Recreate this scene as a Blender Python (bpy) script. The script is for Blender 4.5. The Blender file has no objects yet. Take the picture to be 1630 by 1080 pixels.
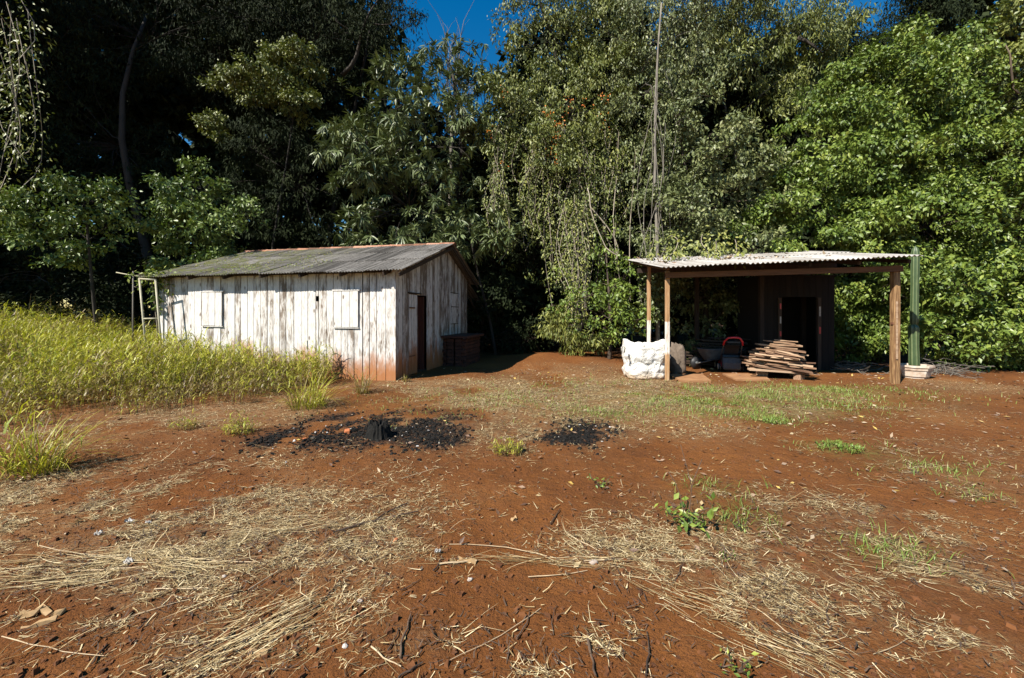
import bpy, math, random
import numpy as np
from mathutils import Vector, Matrix

sc = bpy.context.scene
COL = sc.collection
rad = math.radians
random.seed(11)
RS = np.random.RandomState(7)

# ------------------------------------------------------------------ camera, world, sun, exposure
CAMZ, FPX, HOR = 1.55, 640.0, 501.0            # eye height, focal length and horizon row for a 1630 px wide frame
cam = bpy.data.cameras.new('camera')
cam.sensor_width = 36.0
cam.lens = 36.0 * FPX / 1630.0
cam.shift_y = -(540.0 - HOR) / 1630.0
cam.clip_start = 0.05
cam.clip_end = 3000.0
camo = bpy.data.objects.new('camera', cam)
camo.location = (0, 0, CAMZ)
camo.rotation_euler = (rad(90), 0, 0)
COL.objects.link(camo)
sc.camera = camo

SUN_EL = rad(45)
SUN_TRAVEL = Vector((0.745, 0.667, 0)).normalized() * math.cos(SUN_EL) + Vector((0, 0, -math.sin(SUN_EL)))
w = bpy.data.worlds.new('World')
sc.world = w
w.use_nodes = True
nt = w.node_tree
bg = nt.nodes['Background']
sky = nt.nodes.new('ShaderNodeTexSky')
sky.sky_type = 'NISHITA'
sky.sun_disc = False
sky.sun_elevation = SUN_EL
sky.sun_rotation = math.atan2(-SUN_TRAVEL.x, -SUN_TRAVEL.y)
sky.altitude = 600
sky.air_density = 1.3
sky.dust_density = 0.1
sky.ozone_density = 2.0
hsv = nt.nodes.new('ShaderNodeHueSaturation')
hsv.inputs['Saturation'].default_value = 1.5
nt.links.new(sky.outputs['Color'], hsv.inputs['Color'])
nt.links.new(hsv.outputs['Color'], bg.inputs['Color'])
bg.inputs['Strength'].default_value = 0.065

sd = bpy.data.lights.new('sun', 'SUN')
sd.energy = 5.0
sd.angle = rad(0.5)
sd.color = (1.0, 0.94, 0.84)
so = bpy.data.objects.new('sun', sd)
so.rotation_euler = SUN_TRAVEL.to_track_quat('-Z', 'Y').to_euler()
so.location = (-20, -20, 30)
COL.objects.link(so)

sc.view_settings.view_transform = 'Standard'
sc.view_settings.look = 'None'
sc.view_settings.exposure = 1.05
sc.view_settings.gamma = 1.0
sc.cycles.max_bounces = 5
sc.cycles.diffuse_bounces = 1
sc.cycles.glossy_bounces = 2
sc.cycles.transmission_bounces = 2
sc.cycles.transparent_max_bounces = 4


def at(px, py, z=0.0):
    """ground point seen at pixel px, py of the photograph"""
    Y = (CAMZ - z) * FPX / (py - HOR)
    return np.array([(px - 815.0) * Y / FPX, Y, z])


def atd(px, py, Y):
    return np.array([(px - 815.0) * Y / FPX, Y, CAMZ - (py - HOR) * Y / FPX])


# ------------------------------------------------------------------ noise
def _hash(ix, iy, s):
    h = (ix.astype(np.int64) * 374761393 + iy.astype(np.int64) * 668265263 + s * 974711) & 0x7fffffff
    h = ((h ^ (h >> 13)) * 1274126177) & 0x7fffffff
    h = h ^ (h >> 16)
    return (h & 0xffff) / 65535.0


def vnoise(x, y, s=0):
    x = np.asarray(x, float); y = np.asarray(y, float)
    ix = np.floor(x); iy = np.floor(y)
    fx = x - ix; fy = y - iy
    fx = fx * fx * (3 - 2 * fx); fy = fy * fy * (3 - 2 * fy)
    a = _hash(ix, iy, s); b = _hash(ix + 1, iy, s); c = _hash(ix, iy + 1, s); d = _hash(ix + 1, iy + 1, s)
    return (a * (1 - fx) + b * fx) * (1 - fy) + (c * (1 - fx) + d * fx) * fy


def fbm(x, y, s=0, o=4):
    x = np.asarray(x, float); y = np.asarray(y, float)
    v = 0; a = 0.5; t = 0
    for k in range(o):
        v = v + a * vnoise(x * 2 ** k + 17 * k, y * 2 ** k - 9 * k, s + k); t += a; a *= 0.5
    return v / t


def sstep(a, b, x):
    t = np.clip((np.asarray(x, float) - a) / (b - a), 0, 1)
    return t * t * (3 - 2 * t)


def gh(x, y):
    """height of the ground"""
    x = np.asarray(x, float); y = np.asarray(y, float)
    h = 0.10 * (fbm(x * 0.35, y * 0.35, 3, 3) - 0.5) * sstep(2.0, 6.0, y)
    h = h + 0.05 * (fbm(x * 1.6, y * 1.6, 9, 3) - 0.5)
    h = h + 0.45 * sstep(-9.6, -15, x) * sstep(4, 9, y)
    h = h + 0.16 * np.exp(-((x - 2.0) ** 2 / 5.0 + (y - 14.0) ** 2 / 3.0))
    flat = np.exp(-((x + 5.5) ** 2 / 14 + (y - 12) ** 2 / 9)) + np.exp(-((x - 6) ** 2 / 14 + (y - 10.3) ** 2 / 2.5))
    h = h * (1 - np.clip(flat, 0, 1) * 0.85)
    return h


def g1(x, y):
    return float(gh(np.array([x]), np.array([y]))[0])


# ------------------------------------------------------------------ mesh helpers
def np_mesh(name, verts, loops, totals, tint=None, extra=None, smooth=False):
    me = bpy.data.meshes.new(name)
    verts = np.asarray(verts, np.float32)
    me.vertices.add(len(verts))
    me.vertices.foreach_set('co', verts.ravel())
    loops = np.asarray(loops, np.int32); totals = np.asarray(totals, np.int32)
    me.loops.add(len(loops))
    me.loops.foreach_set('vertex_index', loops)
    me.polygons.add(len(totals))
    starts = np.concatenate([[0], np.cumsum(totals)[:-1]]).astype(np.int32)
    me.polygons.foreach_set('loop_start', starts)
    me.polygons.foreach_set('loop_total', totals)
    me.polygons.foreach_set('use_smooth', np.full(len(totals), bool(smooth)))
    if tint is not None:
        a = me.attributes.new('tint', 'FLOAT', 'POINT')
        a.data.foreach_set('value', np.asarray(tint, np.float32))
    for k, v in (extra or {}).items():
        a = me.attributes.new(k, 'FLOAT', 'POINT')
        a.data.foreach_set('value', np.asarray(v, np.float32))
    me.update(calc_edges=True)
    me.validate()
    return me


def link(name, me, mat, parent=None, loc=None):
    o = bpy.data.objects.new(name, me)
    if mat is not None and len(me.materials) == 0:
        me.materials.append(mat)
    COL.objects.link(o)
    if parent is not None:
        o.parent = parent
    if loc is not None:
        o.location = loc
    return o


def tag(o, label=None, cat=None, group=None, kind=None):
    if label: o['label'] = label
    if cat: o['category'] = cat
    if group: o['group'] = group
    if kind: o['kind'] = kind
    return o


def thing(name, label, cat, loc=(0, 0, 0), rotz=0.0, group=None):
    o = bpy.data.objects.new(name, None)
    o.empty_display_size = 0.2
    COL.objects.link(o)
    o.location = tuple(float(c) for c in loc)
    o.rotation_euler = (0, 0, rotz)
    return tag(o, label, cat, group)


class MB:
    """collects shapes for ONE mesh"""
    def __init__(s):
        s.v = []; s.f = []; s.t = []

    def add(s, verts, faces, tint=0.5):
        n = len(s.v)
        for p in verts:
            s.v.append((float(p[0]), float(p[1]), float(p[2])))
        for f in faces:
            s.f.append([i + n for i in f])
        if hasattr(tint, '__len__'):
            s.t += [float(t) for t in tint]
        else:
            s.t += [float(tint)] * len(verts)
        return s

    def box(s, c, d, rot=None, tint=0.5, jit=0.0):
        hx, hy, hz = d[0] / 2, d[1] / 2, d[2] / 2
        vs = []
        for z in (-hz, hz):
            for x, y in ((-hx, -hy), (hx, -hy), (hx, hy), (-hx, hy)):
                p = Vector((x, y, z))
                if jit:
                    p += Vector((random.uniform(-jit, jit), random.uniform(-jit, jit), random.uniform(-jit, jit)))
                if rot is not None: p = rot @ p
                vs.append((p.x + c[0], p.y + c[1], p.z + c[2]))
        return s.add(vs, [(3, 2, 1, 0), (4, 5, 6, 7), (0, 1, 5, 4), (1, 2, 6, 5), (2, 3, 7, 6), (3, 0, 4, 7)], tint)

    def bevbox(s, c, d, b=0.01, rot=None, tint=0.5):
        """box with chamfered vertical edges and top"""
        hx, hy, hz = d[0] / 2, d[1] / 2, d[2] / 2
        ring = [(-hx + b, -hy), (hx - b, -hy), (hx, -hy + b), (hx, hy - b), (hx - b, hy), (-hx + b, hy), (-hx, hy - b), (-hx, -hy + b)]
        vs = []
        for z, k in ((-hz, 0), (hz - b, 0), (hz, 1)):
            for x, y in ring:
                if k:
                    x *= (hx - b) / hx; y *= (hy - b) / hy
                p = Vector((x, y, z))
                if rot is not None: p = rot @ p
                vs.append((p.x + c[0], p.y + c[1], p.z + c[2]))
        fs = [tuple(range(7, -1, -1)), tuple(range(16, 24))]
        for r in (0, 8):
            for i in range(8):
                j = (i + 1) % 8
                fs.append((r + i, r + j, r + 8 + j, r + 8 + i))
        return s.add(vs, fs, tint)

    def tube(s, pts, radii, n=8, tint=0.5, cap=True, wob=0.0):
        pts = [Vector([float(c) for c in p]) for p in pts]
        if not hasattr(radii, '__len__'): radii = [radii] * len(pts)
        vs = []; fs = []
        up = Vector((0.13, 0.21, 0.97))
        for i, p in enumerate(pts):
            d = (pts[min(i + 1, len(pts) - 1)] - pts[max(i - 1, 0)])
            if d.length < 1e-9: d = Vector((0, 0, 1))
            d.normalize()
            a = d.cross(up)
            if a.length < 0.15: a = d.cross(Vector((1, 0, 0)))
            a.normalize(); b = d.cross(a)
            for k in range(n):
                an = 2 * math.pi * k / n
                r = radii[i] * (1 + (random.uniform(-wob, wob) if wob else 0))
                q = p + a * (math.cos(an) * r) + b * (math.sin(an) * r)
                vs.append(q)
        for i in range(len(pts) - 1):
            for k in range(n):
                j = (k + 1) % n
                fs.append((i * n + k, i * n + j, (i + 1) * n + j, (i + 1) * n + k))
        if cap:
            fs.append(tuple(range(n - 1, -1, -1)))
            fs.append(tuple((len(pts) - 1) * n + k for k in range(n)))
        return s.add(vs, fs, tint)

    def grid(s, P, tint=0.5, closed=False, double=None):
        """P: rows x cols x 3"""
        P = np.asarray(P, float)
        R, C = P.shape[:2]
        fs = []
        for i in range(R - 1):
            for j in range(C - (0 if closed else 1)):
                k = (j + 1) % C
                fs.append((i * C + j, i * C + k, (i + 1) * C + k, (i + 1) * C + j))
        return s.add(P.reshape(-1, 3), fs, tint)

    def build(s, name, mat, parent=None, smooth=False, origin=None, loc=None):
        v = np.array(s.v, float).reshape(-1, 3)
        if origin is not None: v = v - np.array(origin, float)
        me = np_mesh(name, v, [i for f in s.f for i in f], [len(f) for f in s.f], s.t, smooth=smooth)
        return link(name, me, mat, parent, loc if loc is not None else (tuple(origin) if (origin is not None and parent is None) else None))


# ------------------------------------------------------------------ material helpers
def new_mat(name):
    m = bpy.data.materials.new(name)
    m.use_nodes = True
    t = m.node_tree
    t.nodes.clear()
    out = t.nodes.new('ShaderNodeOutputMaterial')
    p = t.nodes.new('ShaderNodeBsdfPrincipled')
    t.links.new(p.outputs[0], out.inputs[0])
    return m, t, p, out


def N(t, kind, **kw):
    n = t.nodes.new('ShaderNode' + kind)
    for k, v in kw.items():
        if k in n.inputs: n.inputs[k].default_value = v
        else: setattr(n, k, v)
    return n


def ramp(t, fac, stops, interp='LINEAR'):
    r = t.nodes.new('ShaderNodeValToRGB')
    r.color_ramp.interpolation = interp
    e = r.color_ramp.elements
    while len(e) > 1: e.remove(e[-1])
    e[0].position = stops[0][0]; e[0].color = tuple(stops[0][1]) + (1,) if len(stops[0][1]) == 3 else stops[0][1]
    for p, c in stops[1:]:
        k = e.new(p); k.color = tuple(c) + (1,) if len(c) == 3 else c
    t.links.new(fac, r.inputs[0])
    return r.outputs[0]


def mix(t, fac, a, b, mode='MIX'):
    m = t.nodes.new('ShaderNodeMix')
    m.data_type = 'RGBA'; m.blend_type = mode
    for inp, v in ((m.inputs[0], fac), (m.inputs[6], a), (m.inputs[7], b)):
        if hasattr(v, 'is_linked'): t.links.new(v, inp)
        elif isinstance(v, (int, float)): inp.default_value = v
        else: inp.default_value = tuple(v) + (1,)
    return m.outputs[2]


def math_(t, op, a, b=0.0, clamp=False):
    m = t.nodes.new('ShaderNodeMath'); m.operation = op; m.use_clamp = clamp
    for inp, v in ((m.inputs[0], a), (m.inputs[1], b)):
        if hasattr(v, 'is_linked'): t.links.new(v, inp)
        else: inp.default_value = v
    return m.outputs[0]


def attr(t, name='tint'):
    a = t.nodes.new('ShaderNodeAttribute'); a.attribute_name = name
    return a.outputs['Fac']


def coords(t, scale=(1, 1, 1), offs=None):
    c = t.nodes.new('ShaderNodeTexCoord')
    v = c.outputs['Object']
    m = t.nodes.new('ShaderNodeMapping'); m.inputs['Scale'].default_value = scale
    t.links.new(v, m.inputs[0])
    if offs is not None:
        cb = t.nodes.new('ShaderNodeCombineXYZ')
        for i in range(3): t.links.new(math_(t, 'MULTIPLY', offs, (37.0, 91.0, 13.0)[i]), cb.inputs[i])
        t.links.new(cb.outputs[0], m.inputs['Location'])
    return m.outputs[0]


def noise(t, vec, scale=5.0, detail=5.0, rough=0.55, dist=0.0):
    n = t.nodes.new('ShaderNodeTexNoise')
    n.inputs['Scale'].default_value = scale; n.inputs['Detail'].default_value = detail
    n.inputs['Roughness'].default_value = rough; n.inputs['Distortion'].default_value = dist
    if vec is not None: t.links.new(vec, n.inputs['Vector'])
    return n.outputs[0]


def bump(t, p, h, strength=0.4, dist=0.02):
    b = t.nodes.new('ShaderNodeBump')
    b.inputs['Strength'].default_value = strength; b.inputs['Distance'].default_value = dist
    t.links.new(h, b.inputs['Height']); t.links.new(b.outputs[0], p.inputs['Normal'])


def mat_leaf(name, cols, rough=0.42, transl=0.22, spec=0.5):
    m, t, p, out = new_mat(name)
    a = attr(t)
    n = len(cols)
    c = ramp(t, a, [(i / max(1, n - 1), col) for i, col in enumerate(cols)])
    t.links.new(c, p.inputs['Base Color'])
    p.inputs['Roughness'].default_value = rough
    p.inputs['Specular IOR Level'].default_value = spec
    if transl > 0:
        tr = t.nodes.new('ShaderNodeBsdfTranslucent')
        t.links.new(mix(t, 1.0, c, (0.9, 1.0, 0.35), 'MULTIPLY'), tr.inputs['Color'])
        ms = t.nodes.new('ShaderNodeMixShader'); ms.inputs[0].default_value = transl
        t.links.new(p.outputs[0], ms.inputs[1]); t.links.new(tr.outputs[0], ms.inputs[2])
        t.links.new(ms.outputs[0], out.inputs[0])
    return m


def mat_simple(name, cols, rough=0.7, scale=8.0, bumpk=0.0, metal=0.0, spec=0.4, stretch=(1, 1, 1), tintk=0.35):
    m, t, p, out = new_mat(name)
    a = attr(t)
    v = coords(t, stretch, a)
    n = noise(t, v, scale, 6.0, 0.6)
    n = math_(t, 'ADD', n, math_(t, 'MULTIPLY', math_(t, 'SUBTRACT', a, 0.5), tintk))
    k = len(cols)
    c = ramp(t, n, [(0.28 + 0.44 * i / max(1, k - 1), col) for i, col in enumerate(cols)])
    t.links.new(c, p.inputs['Base Color'])
    p.inputs['Roughness'].default_value = rough
    p.inputs['Metallic'].default_value = metal
    p.inputs['Specular IOR Level'].default_value = spec
    if bumpk: bump(t, p, noise(t, v, scale * 3, 6.0, 0.65), bumpk, 0.01)
    return m


# ------------------------------------------------------------------ materials
M = {}
M['bark_grey'] = mat_simple('bark_grey', [(0.06, 0.05, 0.04), (0.20, 0.18, 0.15)], 0.9, 6, 0.6, stretch=(1, 1, 0.35))
M['bark_brown'] = mat_simple('bark_brown', [(0.03, 0.022, 0.016), (0.11, 0.08, 0.055)], 0.9, 7, 0.7, stretch=(1, 1, 0.3))
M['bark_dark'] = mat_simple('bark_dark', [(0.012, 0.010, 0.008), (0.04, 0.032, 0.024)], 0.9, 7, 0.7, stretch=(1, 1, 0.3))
M['stem'] = mat_simple('vine_stem', [(0.16, 0.13, 0.095), (0.36, 0.31, 0.24)], 0.85, 9, 0.3)
M['leaf_mango'] = mat_leaf('leaf_mango', [(0.04, 0.058, 0.018), (0.08, 0.108, 0.036), (0.13, 0.162, 0.06), (0.21, 0.235, 0.09)], 0.45, 0.06, 0.5)
M['leaf_dark'] = mat_leaf('leaf_dark', [(0.006, 0.01, 0.004), (0.011, 0.017, 0.006), (0.018, 0.026, 0.009), (0.034, 0.044, 0.015)], 0.8, 0.05, 0.12)  # near-black leaf colour carries the shade of the forest interior
M['leaf_olive'] = mat_leaf('leaf_olive', [(0.045, 0.06, 0.012), (0.095, 0.118, 0.024), (0.16, 0.18, 0.038), (0.26, 0.26, 0.06)], 0.5, 0.1, 0.45)
M['leaf_grey'] = mat_leaf('leaf_grey', [(0.05, 0.066, 0.022), (0.095, 0.118, 0.04), (0.155, 0.178, 0.065), (0.24, 0.245, 0.1)], 0.48, 0.06, 0.45)
M['leaf_bright'] = mat_leaf('leaf_bright', [(0.045, 0.078, 0.013), (0.09, 0.14, 0.022), (0.155, 0.21, 0.034), (0.27, 0.3, 0.055)], 0.45, 0.13, 0.45)
M['leaf_sapling'] = mat_leaf('leaf_sapling', [(0.05, 0.085, 0.018), (0.095, 0.145, 0.032), (0.16, 0.215, 0.05), (0.24, 0.29, 0.08)], 0.45, 0.12, 0.45)
M['flower'] = mat_leaf('flower_orange', [(0.55, 0.13, 0.02), (0.65, 0.24, 0.03)], 0.6, 0.2)
M['grass_tall'] = mat_leaf('grass_tall', [(0.17, 0.105, 0.05), (0.27, 0.215, 0.055), (0.35, 0.335, 0.034), (0.46, 0.43, 0.05), (0.24, 0.29, 0.03)], 0.5, 0.3)
M['grass_short'] = mat_leaf('grass_short', [(0.30, 0.24, 0.10), (0.22, 0.25, 0.05), (0.14, 0.22, 0.035), (0.18, 0.28, 0.05)], 0.5, 0.25)
M['straw'] = mat_leaf('straw', [(0.06, 0.034, 0.018), (0.25, 0.165, 0.07), (0.50, 0.38, 0.19), (0.78, 0.65, 0.40)], 0.6, 0.1)
M['litter'] = mat_leaf('leaf_litter', [(0.08, 0.04, 0.022), (0.18, 0.095, 0.05), (0.30, 0.21, 0.14), (0.42, 0.33, 0.22), (0.50, 0.33, 0.06)], 0.6, 0.1)
M['char'] = mat_simple('char', [(0.004, 0.004, 0.0035), (0.014, 0.012, 0.010)], 0.8, 30, 0.5, spec=0.2)
M['ashwhite'] = mat_simple('ash_white', [(0.30, 0.28, 0.25), (0.60, 0.57, 0.53)], 0.9, 20, 0.2)
M['clod'] = mat_simple('soil_clod', [(0.075, 0.026, 0.007), (0.15, 0.055, 0.015)], 0.95, 20, 0.4)
M['stone'] = mat_simple('stone', [(0.28, 0.22, 0.18), (0.55, 0.48, 0.42)], 0.9, 15, 0.4)
M['brick'] = mat_simple('brick', [(0.32, 0.09, 0.035), (0.50, 0.17, 0.06)], 0.9, 14, 0.4)
M['dark_brick'] = mat_simple('dark_brick', [(0.035, 0.013, 0.008), (0.08, 0.028, 0.016)], 0.9, 10, 0.5)
M['stick'] = mat_simple('stick_dark', [(0.035, 0.022, 0.015), (0.11, 0.07, 0.045)], 0.85, 14, 0.4)
M['stick_pale'] = mat_simple('stick_pale', [(0.30, 0.21, 0.12), (0.52, 0.40, 0.25)], 0.8, 14, 0.2)
M['chip'] = mat_simple('wood_chip', [(0.24, 0.14, 0.06), (0.44, 0.29, 0.14)], 0.75, 10, 0.2)
M['wood_raw'] = mat_simple('wood_raw', [(0.10, 0.05, 0.028), (0.24, 0.14, 0.08), (0.40, 0.28, 0.18)], 0.8, 9, 0.4, stretch=(0.4, 6, 6), tintk=0.5)
M['wood_post'] = mat_simple('wood_post', [(0.13, 0.065, 0.026), (0.33, 0.20, 0.09), (0.50, 0.42, 0.32)], 0.8, 6, 0.3, stretch=(6, 6, 0.5))
M['wood_beam'] = mat_simple('wood_beam', [(0.08, 0.034, 0.014), (0.17, 0.08, 0.034)], 0.8, 5, 0.3, stretch=(0.5, 6, 6))
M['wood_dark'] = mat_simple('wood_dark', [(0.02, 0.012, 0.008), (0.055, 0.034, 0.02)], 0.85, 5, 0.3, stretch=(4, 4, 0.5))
M['wood_sooty'] = mat_simple('wood_sooty', [(0.004, 0.003, 0.002), (0.012, 0.008, 0.005)], 0.95, 5, 0.3, stretch=(4, 4, 0.5))  # booth boards coloured near black for the shade inside the shelter
M['door_red'] = mat_simple('door_red', [(0.045, 0.012, 0.007), (0.09, 0.026, 0.014)], 0.7, 5, 0.2, stretch=(5, 5, 0.5))
M['tile'] = mat_simple('ridge_tile', [(0.10, 0.05, 0.03), (0.26, 0.115, 0.065), (0.38, 0.20, 0.13)], 0.9, 7, 0.4, tintk=0.6)
M['slab'] = mat_simple('slab', [(0.20, 0.09, 0.036), (0.34, 0.18, 0.08)], 0.9, 4, 0.2)
M['pipe'] = mat_simple('pipe_cream', [(0.22, 0.20, 0.13), (0.38, 0.35, 0.24)], 0.55, 6, 0.1)
M['metal_dark'] = mat_simple('metal_dark', [(0.05, 0.05, 0.05), (0.12, 0.11, 0.10)], 0.5, 10, 0.1, metal=0.5)
M['rust'] = mat_simple('rust', [(0.10, 0.04, 0.02), (0.2, 0.09, 0.05)], 0.9, 12, 0.3)
M['red_paint'] = mat_simple('red_paint', [(0.42, 0.012, 0.022), (0.55, 0.02, 0.035)], 0.3, 3, 0.0, spec=0.6)
M['black_plastic'] = mat_simple('black_plastic', [(0.012, 0.012, 0.013), (0.022, 0.022, 0.024)], 0.5, 6, 0.0)
M['grey_cloth'] = mat_simple('grey_cloth', [(0.055, 0.06, 0.065), (0.10, 0.105, 0.11)], 0.9, 30, 0.3)
M['wheel_rim'] = mat_simple('wheel_rim', [(0.55, 0.42, 0.30), (0.72, 0.60, 0.46)], 0.6, 6, 0.0)
M['barrow'] = mat_simple('barrow_grey', [(0.05, 0.055, 0.055), (0.11, 0.115, 0.115)], 0.6, 8, 0.1)
M['sack'] = mat_simple('sack', [(0.10, 0.075, 0.055), (0.22, 0.17, 0.13)], 0.9, 12, 0.4)
M['pot'] = mat_simple('planter', [(0.30, 0.18, 0.12), (0.50, 0.40, 0.31), (0.60, 0.54, 0.47)], 0.8, 7, 0.2)
M['soil_dark'] = mat_simple('pot_soil', [(0.05, 0.025, 0.015), (0.1, 0.05, 0.03)], 0.95, 20, 0.4)


def mat_ground():
    m, t, p, out = new_mat('red_earth')
    v = coords(t)
    n1 = noise(t, v, 0.55, 6, 0.6)
    n2 = noise(t, v, 9.0, 8, 0.7)
    n3 = noise(t, v, 70.0, 4, 0.7)
    c = ramp(t, n1, [(0.30, (0.098, 0.0340, 0.0078)), (0.5, (0.158, 0.0560, 0.0122)), (0.70, (0.225, 0.088, 0.0215))])
    c = mix(t, ramp(t, n2, [(0.35, (0, 0, 0)), (0.70, (0.5, 0.5, 0.5))]), c, (0.155, 0.062, 0.025))
    c = mix(t, ramp(t, n3, [(0.33, (0.7, 0.7, 0.7)), (0.47, (0, 0, 0))]), c, (0.055, 0.020, 0.009))
    # pale grains
    c = mix(t, ramp(t, noise(t, v, 160.0, 2, 0.6), [(0.70, (0, 0, 0)), (0.74, (0.6, 0.6, 0.6))]), c, (0.36, 0.19, 0.10))
    # trodden dry grass in the straw patches
    s = math_(t, 'MULTIPLY', attr(t, 'straw'), ramp(t, noise(t, v, 14.0, 7, 0.72), [(0.36, (0, 0, 0)), (0.62, (1, 1, 1))]))
    sc_ = ramp(t, noise(t, coords(t, (1, 2.4, 1)), 34.0, 6, 0.7), [(0.34, (0.07, 0.035, 0.018)), (0.5, (0.26, 0.17, 0.085)), (0.66, (0.44, 0.34, 0.19))])
    c = mix(t, math_(t, 'MULTIPLY', s, 0.9), c, sc_)
    gq = math_(t, 'MULTIPLY', attr(t, 'green'), ramp(t, noise(t, v, 11.0, 6, 0.7), [(0.42, (0, 0, 0)), (0.62, (0.7, 0.7, 0.7))]))
    c = mix(t, gq, c, (0.15, 0.17, 0.045))
    # soot
    a = math_(t, 'MULTIPLY', attr(t, 'ash'), ramp(t, noise(t, v, 12.0, 6, 0.7), [(0.34, (0.45, 0.45, 0.45)), (0.50, (1, 1, 1))]))
    c = mix(t, math_(t, 'MULTIPLY', a, .82), c, (0.018, 0.015, 0.013))
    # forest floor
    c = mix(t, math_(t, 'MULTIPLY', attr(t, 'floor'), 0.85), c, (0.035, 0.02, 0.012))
    t.links.new(c, p.inputs['Base Color'])
    p.inputs['Roughness'].default_value = 0.95
    p.inputs['Specular IOR Level'].default_value = 0.15
    h = math_(t, 'ADD', math_(t, 'MULTIPLY', n2, 1.0), math_(t, 'MULTIPLY', n3, 0.35))
    bump(t, p, h, 1.0, 0.045)
    return m


def mat_planks(name, peel=0.5, side=False):
    m, t, p, out = new_mat(name)
    a = attr(t)
    vg = coords(t, (14, 14, 0.9), a)              # grain
    vb = coords(t, (6.0, 6.0, 1.5), a)            # blotches
    grain = noise(t, vg, 3.0, 8, 0.68)
    blot = noise(t, vb, 1.6, 7, 0.68, 0.3)
    wood = ramp(t, grain, [(0.28, (0.065, 0.048, 0.037)), (0.5, (0.16, 0.125, 0.097)), (0.72, (0.30, 0.25, 0.20))])
    paint = ramp(t, noise(t, vb, 4.0, 5, 0.6), [(0.3, (0.44, 0.41, 0.37)), (0.55, (0.60, 0.58, 0.55)), (0.75, (0.52, 0.51, 0.49))])
    k = math_(t, 'ADD', math_(t, 'MULTIPLY', blot, 0.65), math_(t, 'MULTIPLY', grain, 0.45))
    k = math_(t, 'ADD', k, math_(t, 'MULTIPLY', math_(t, 'SUBTRACT', a, 0.5), 0.20 if not side else 0.2))
    f = ramp(t, k, [(peel - 0.05, (0, 0, 0)), (peel + 0.07, (1, 1, 1))])
    c = mix(t, f, paint, wood)
    # knots
    vk = coords(t, (6, 6, 2.2), a)
    vo = t.nodes.new('ShaderNodeTexVoronoi'); vo.inputs['Scale'].default_value = 1.0
    t.links.new(vk, vo.inputs['Vector'])
    c = mix(t, ramp(t, vo.outputs['Distance'], [(0.08, (0.85, 0.85, 0.85)), (0.15, (0, 0, 0))]), c, (0.10, 0.06, 0.035))
    # red soil splashed up from the ground
    tc = t.nodes.new('ShaderNodeTexCoord')
    sx = t.nodes.new('ShaderNodeSeparateXYZ'); t.links.new(tc.outputs['Object'], sx.inputs[0])
    zz = math_(t, 'ADD', sx.outputs[2], math_(t, 'MULTIPLY', math_(t, 'SUBTRACT', noise(t, coords(t, (3, 3, 1.1), a), 2.0, 6, 0.65), 0.5), 1.0))
    zz = math_(t, 'ADD', zz, math_(t, 'MULTIPLY', math_(t, 'SUBTRACT', a, 0.5), 0.5))
    st = ramp(t, zz, [(0.20, (0.96, 0.96, 0.96)), (0.42, (0.78, 0.78, 0.78)), (0.72, (0, 0, 0))])
    c = mix(t, st, c, mix(t, grain, (0.22, 0.075, 0.022), (0.40, 0.17, 0.06)))
    t.links.new(c, p.inputs['Base Color'])
    p.inputs['Roughness'].default_value = 0.85
    p.inputs['Specular IOR Level'].default_value = 0.2
    bump(t, p, math_(t, 'SUBTRACT', grain, math_(t, 'MULTIPLY', f, 0.4)), 0.5, 0.006)
    return m


def mat_roof(name, dark, pale, moss):
    m, t, p, out = new_mat(name)
    a = attr(t)
    v = coords(t, (1, 1, 1), a)
    n1 = noise(t, coords(t, (26, .5, .5), a), 1.0, 7, 0.75)
    n1 = math_(t, 'ADD', n1, math_(t, 'MULTIPLY', math_(t, 'SUBTRACT', a, 0.5), 0.12))
    c = ramp(t, n1, [(0.36, dark), (0.5, tuple((d + q) / 2 for d, q in zip(dark, pale))), (0.62, pale)])
    n2 = noise(t, v, 16, 6, 0.7)
    c = mix(t, ramp(t, n2, [(0.5, (0, 0, 0)), (0.7, (0.8, 0.8, 0.8))]), c, dark)
    if moss:
        tc = t.nodes.new('ShaderNodeTexCoord')
        sx = t.nodes.new('ShaderNodeSeparateXYZ'); t.links.new(tc.outputs['Object'], sx.inputs[0])
        # greener towards the left end of the shed
        g = ramp(t, math_(t, 'MULTIPLY', sx.outputs[0], -0.14), [(0.25, (0, 0, 0)), (0.75, (1, 1, 1))])
        g = math_(t, 'MULTIPLY', g, ramp(t, noise(t, coords(t), 3.4, 6, 0.7), [(0.46, (0, 0, 0)), (0.60, (0.9, 0.9, 0.9))]))
        c = mix(t, g, c, (0.11, 0.115, 0.028))
    t.links.new(c, p.inputs['Base Color'])
    p.inputs['Roughness'].default_value = 0.85
    p.inputs['Specular IOR Level'].default_value = 0.25
    bump(t, p, n2, 0.3, 0.004)
    return m


M['ground'] = mat_ground()
M['plank_front'] = mat_planks('weathered_white_planks', 0.615)
M['plank_side'] = mat_planks('weathered_grey_planks', 0.55, True)
M['shutter'] = mat_planks('shutter_planks', 0.63)
M['roof'] = mat_roof('mossy_fibre_cement', (0.036, 0.032, 0.027), (0.26, 0.24, 0.215), True)
M['roof_pale'] = mat_roof('pale_fibre_cement', (0.20, 0.18, 0.155), (0.47, 0.455, 0.43), False)


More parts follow.
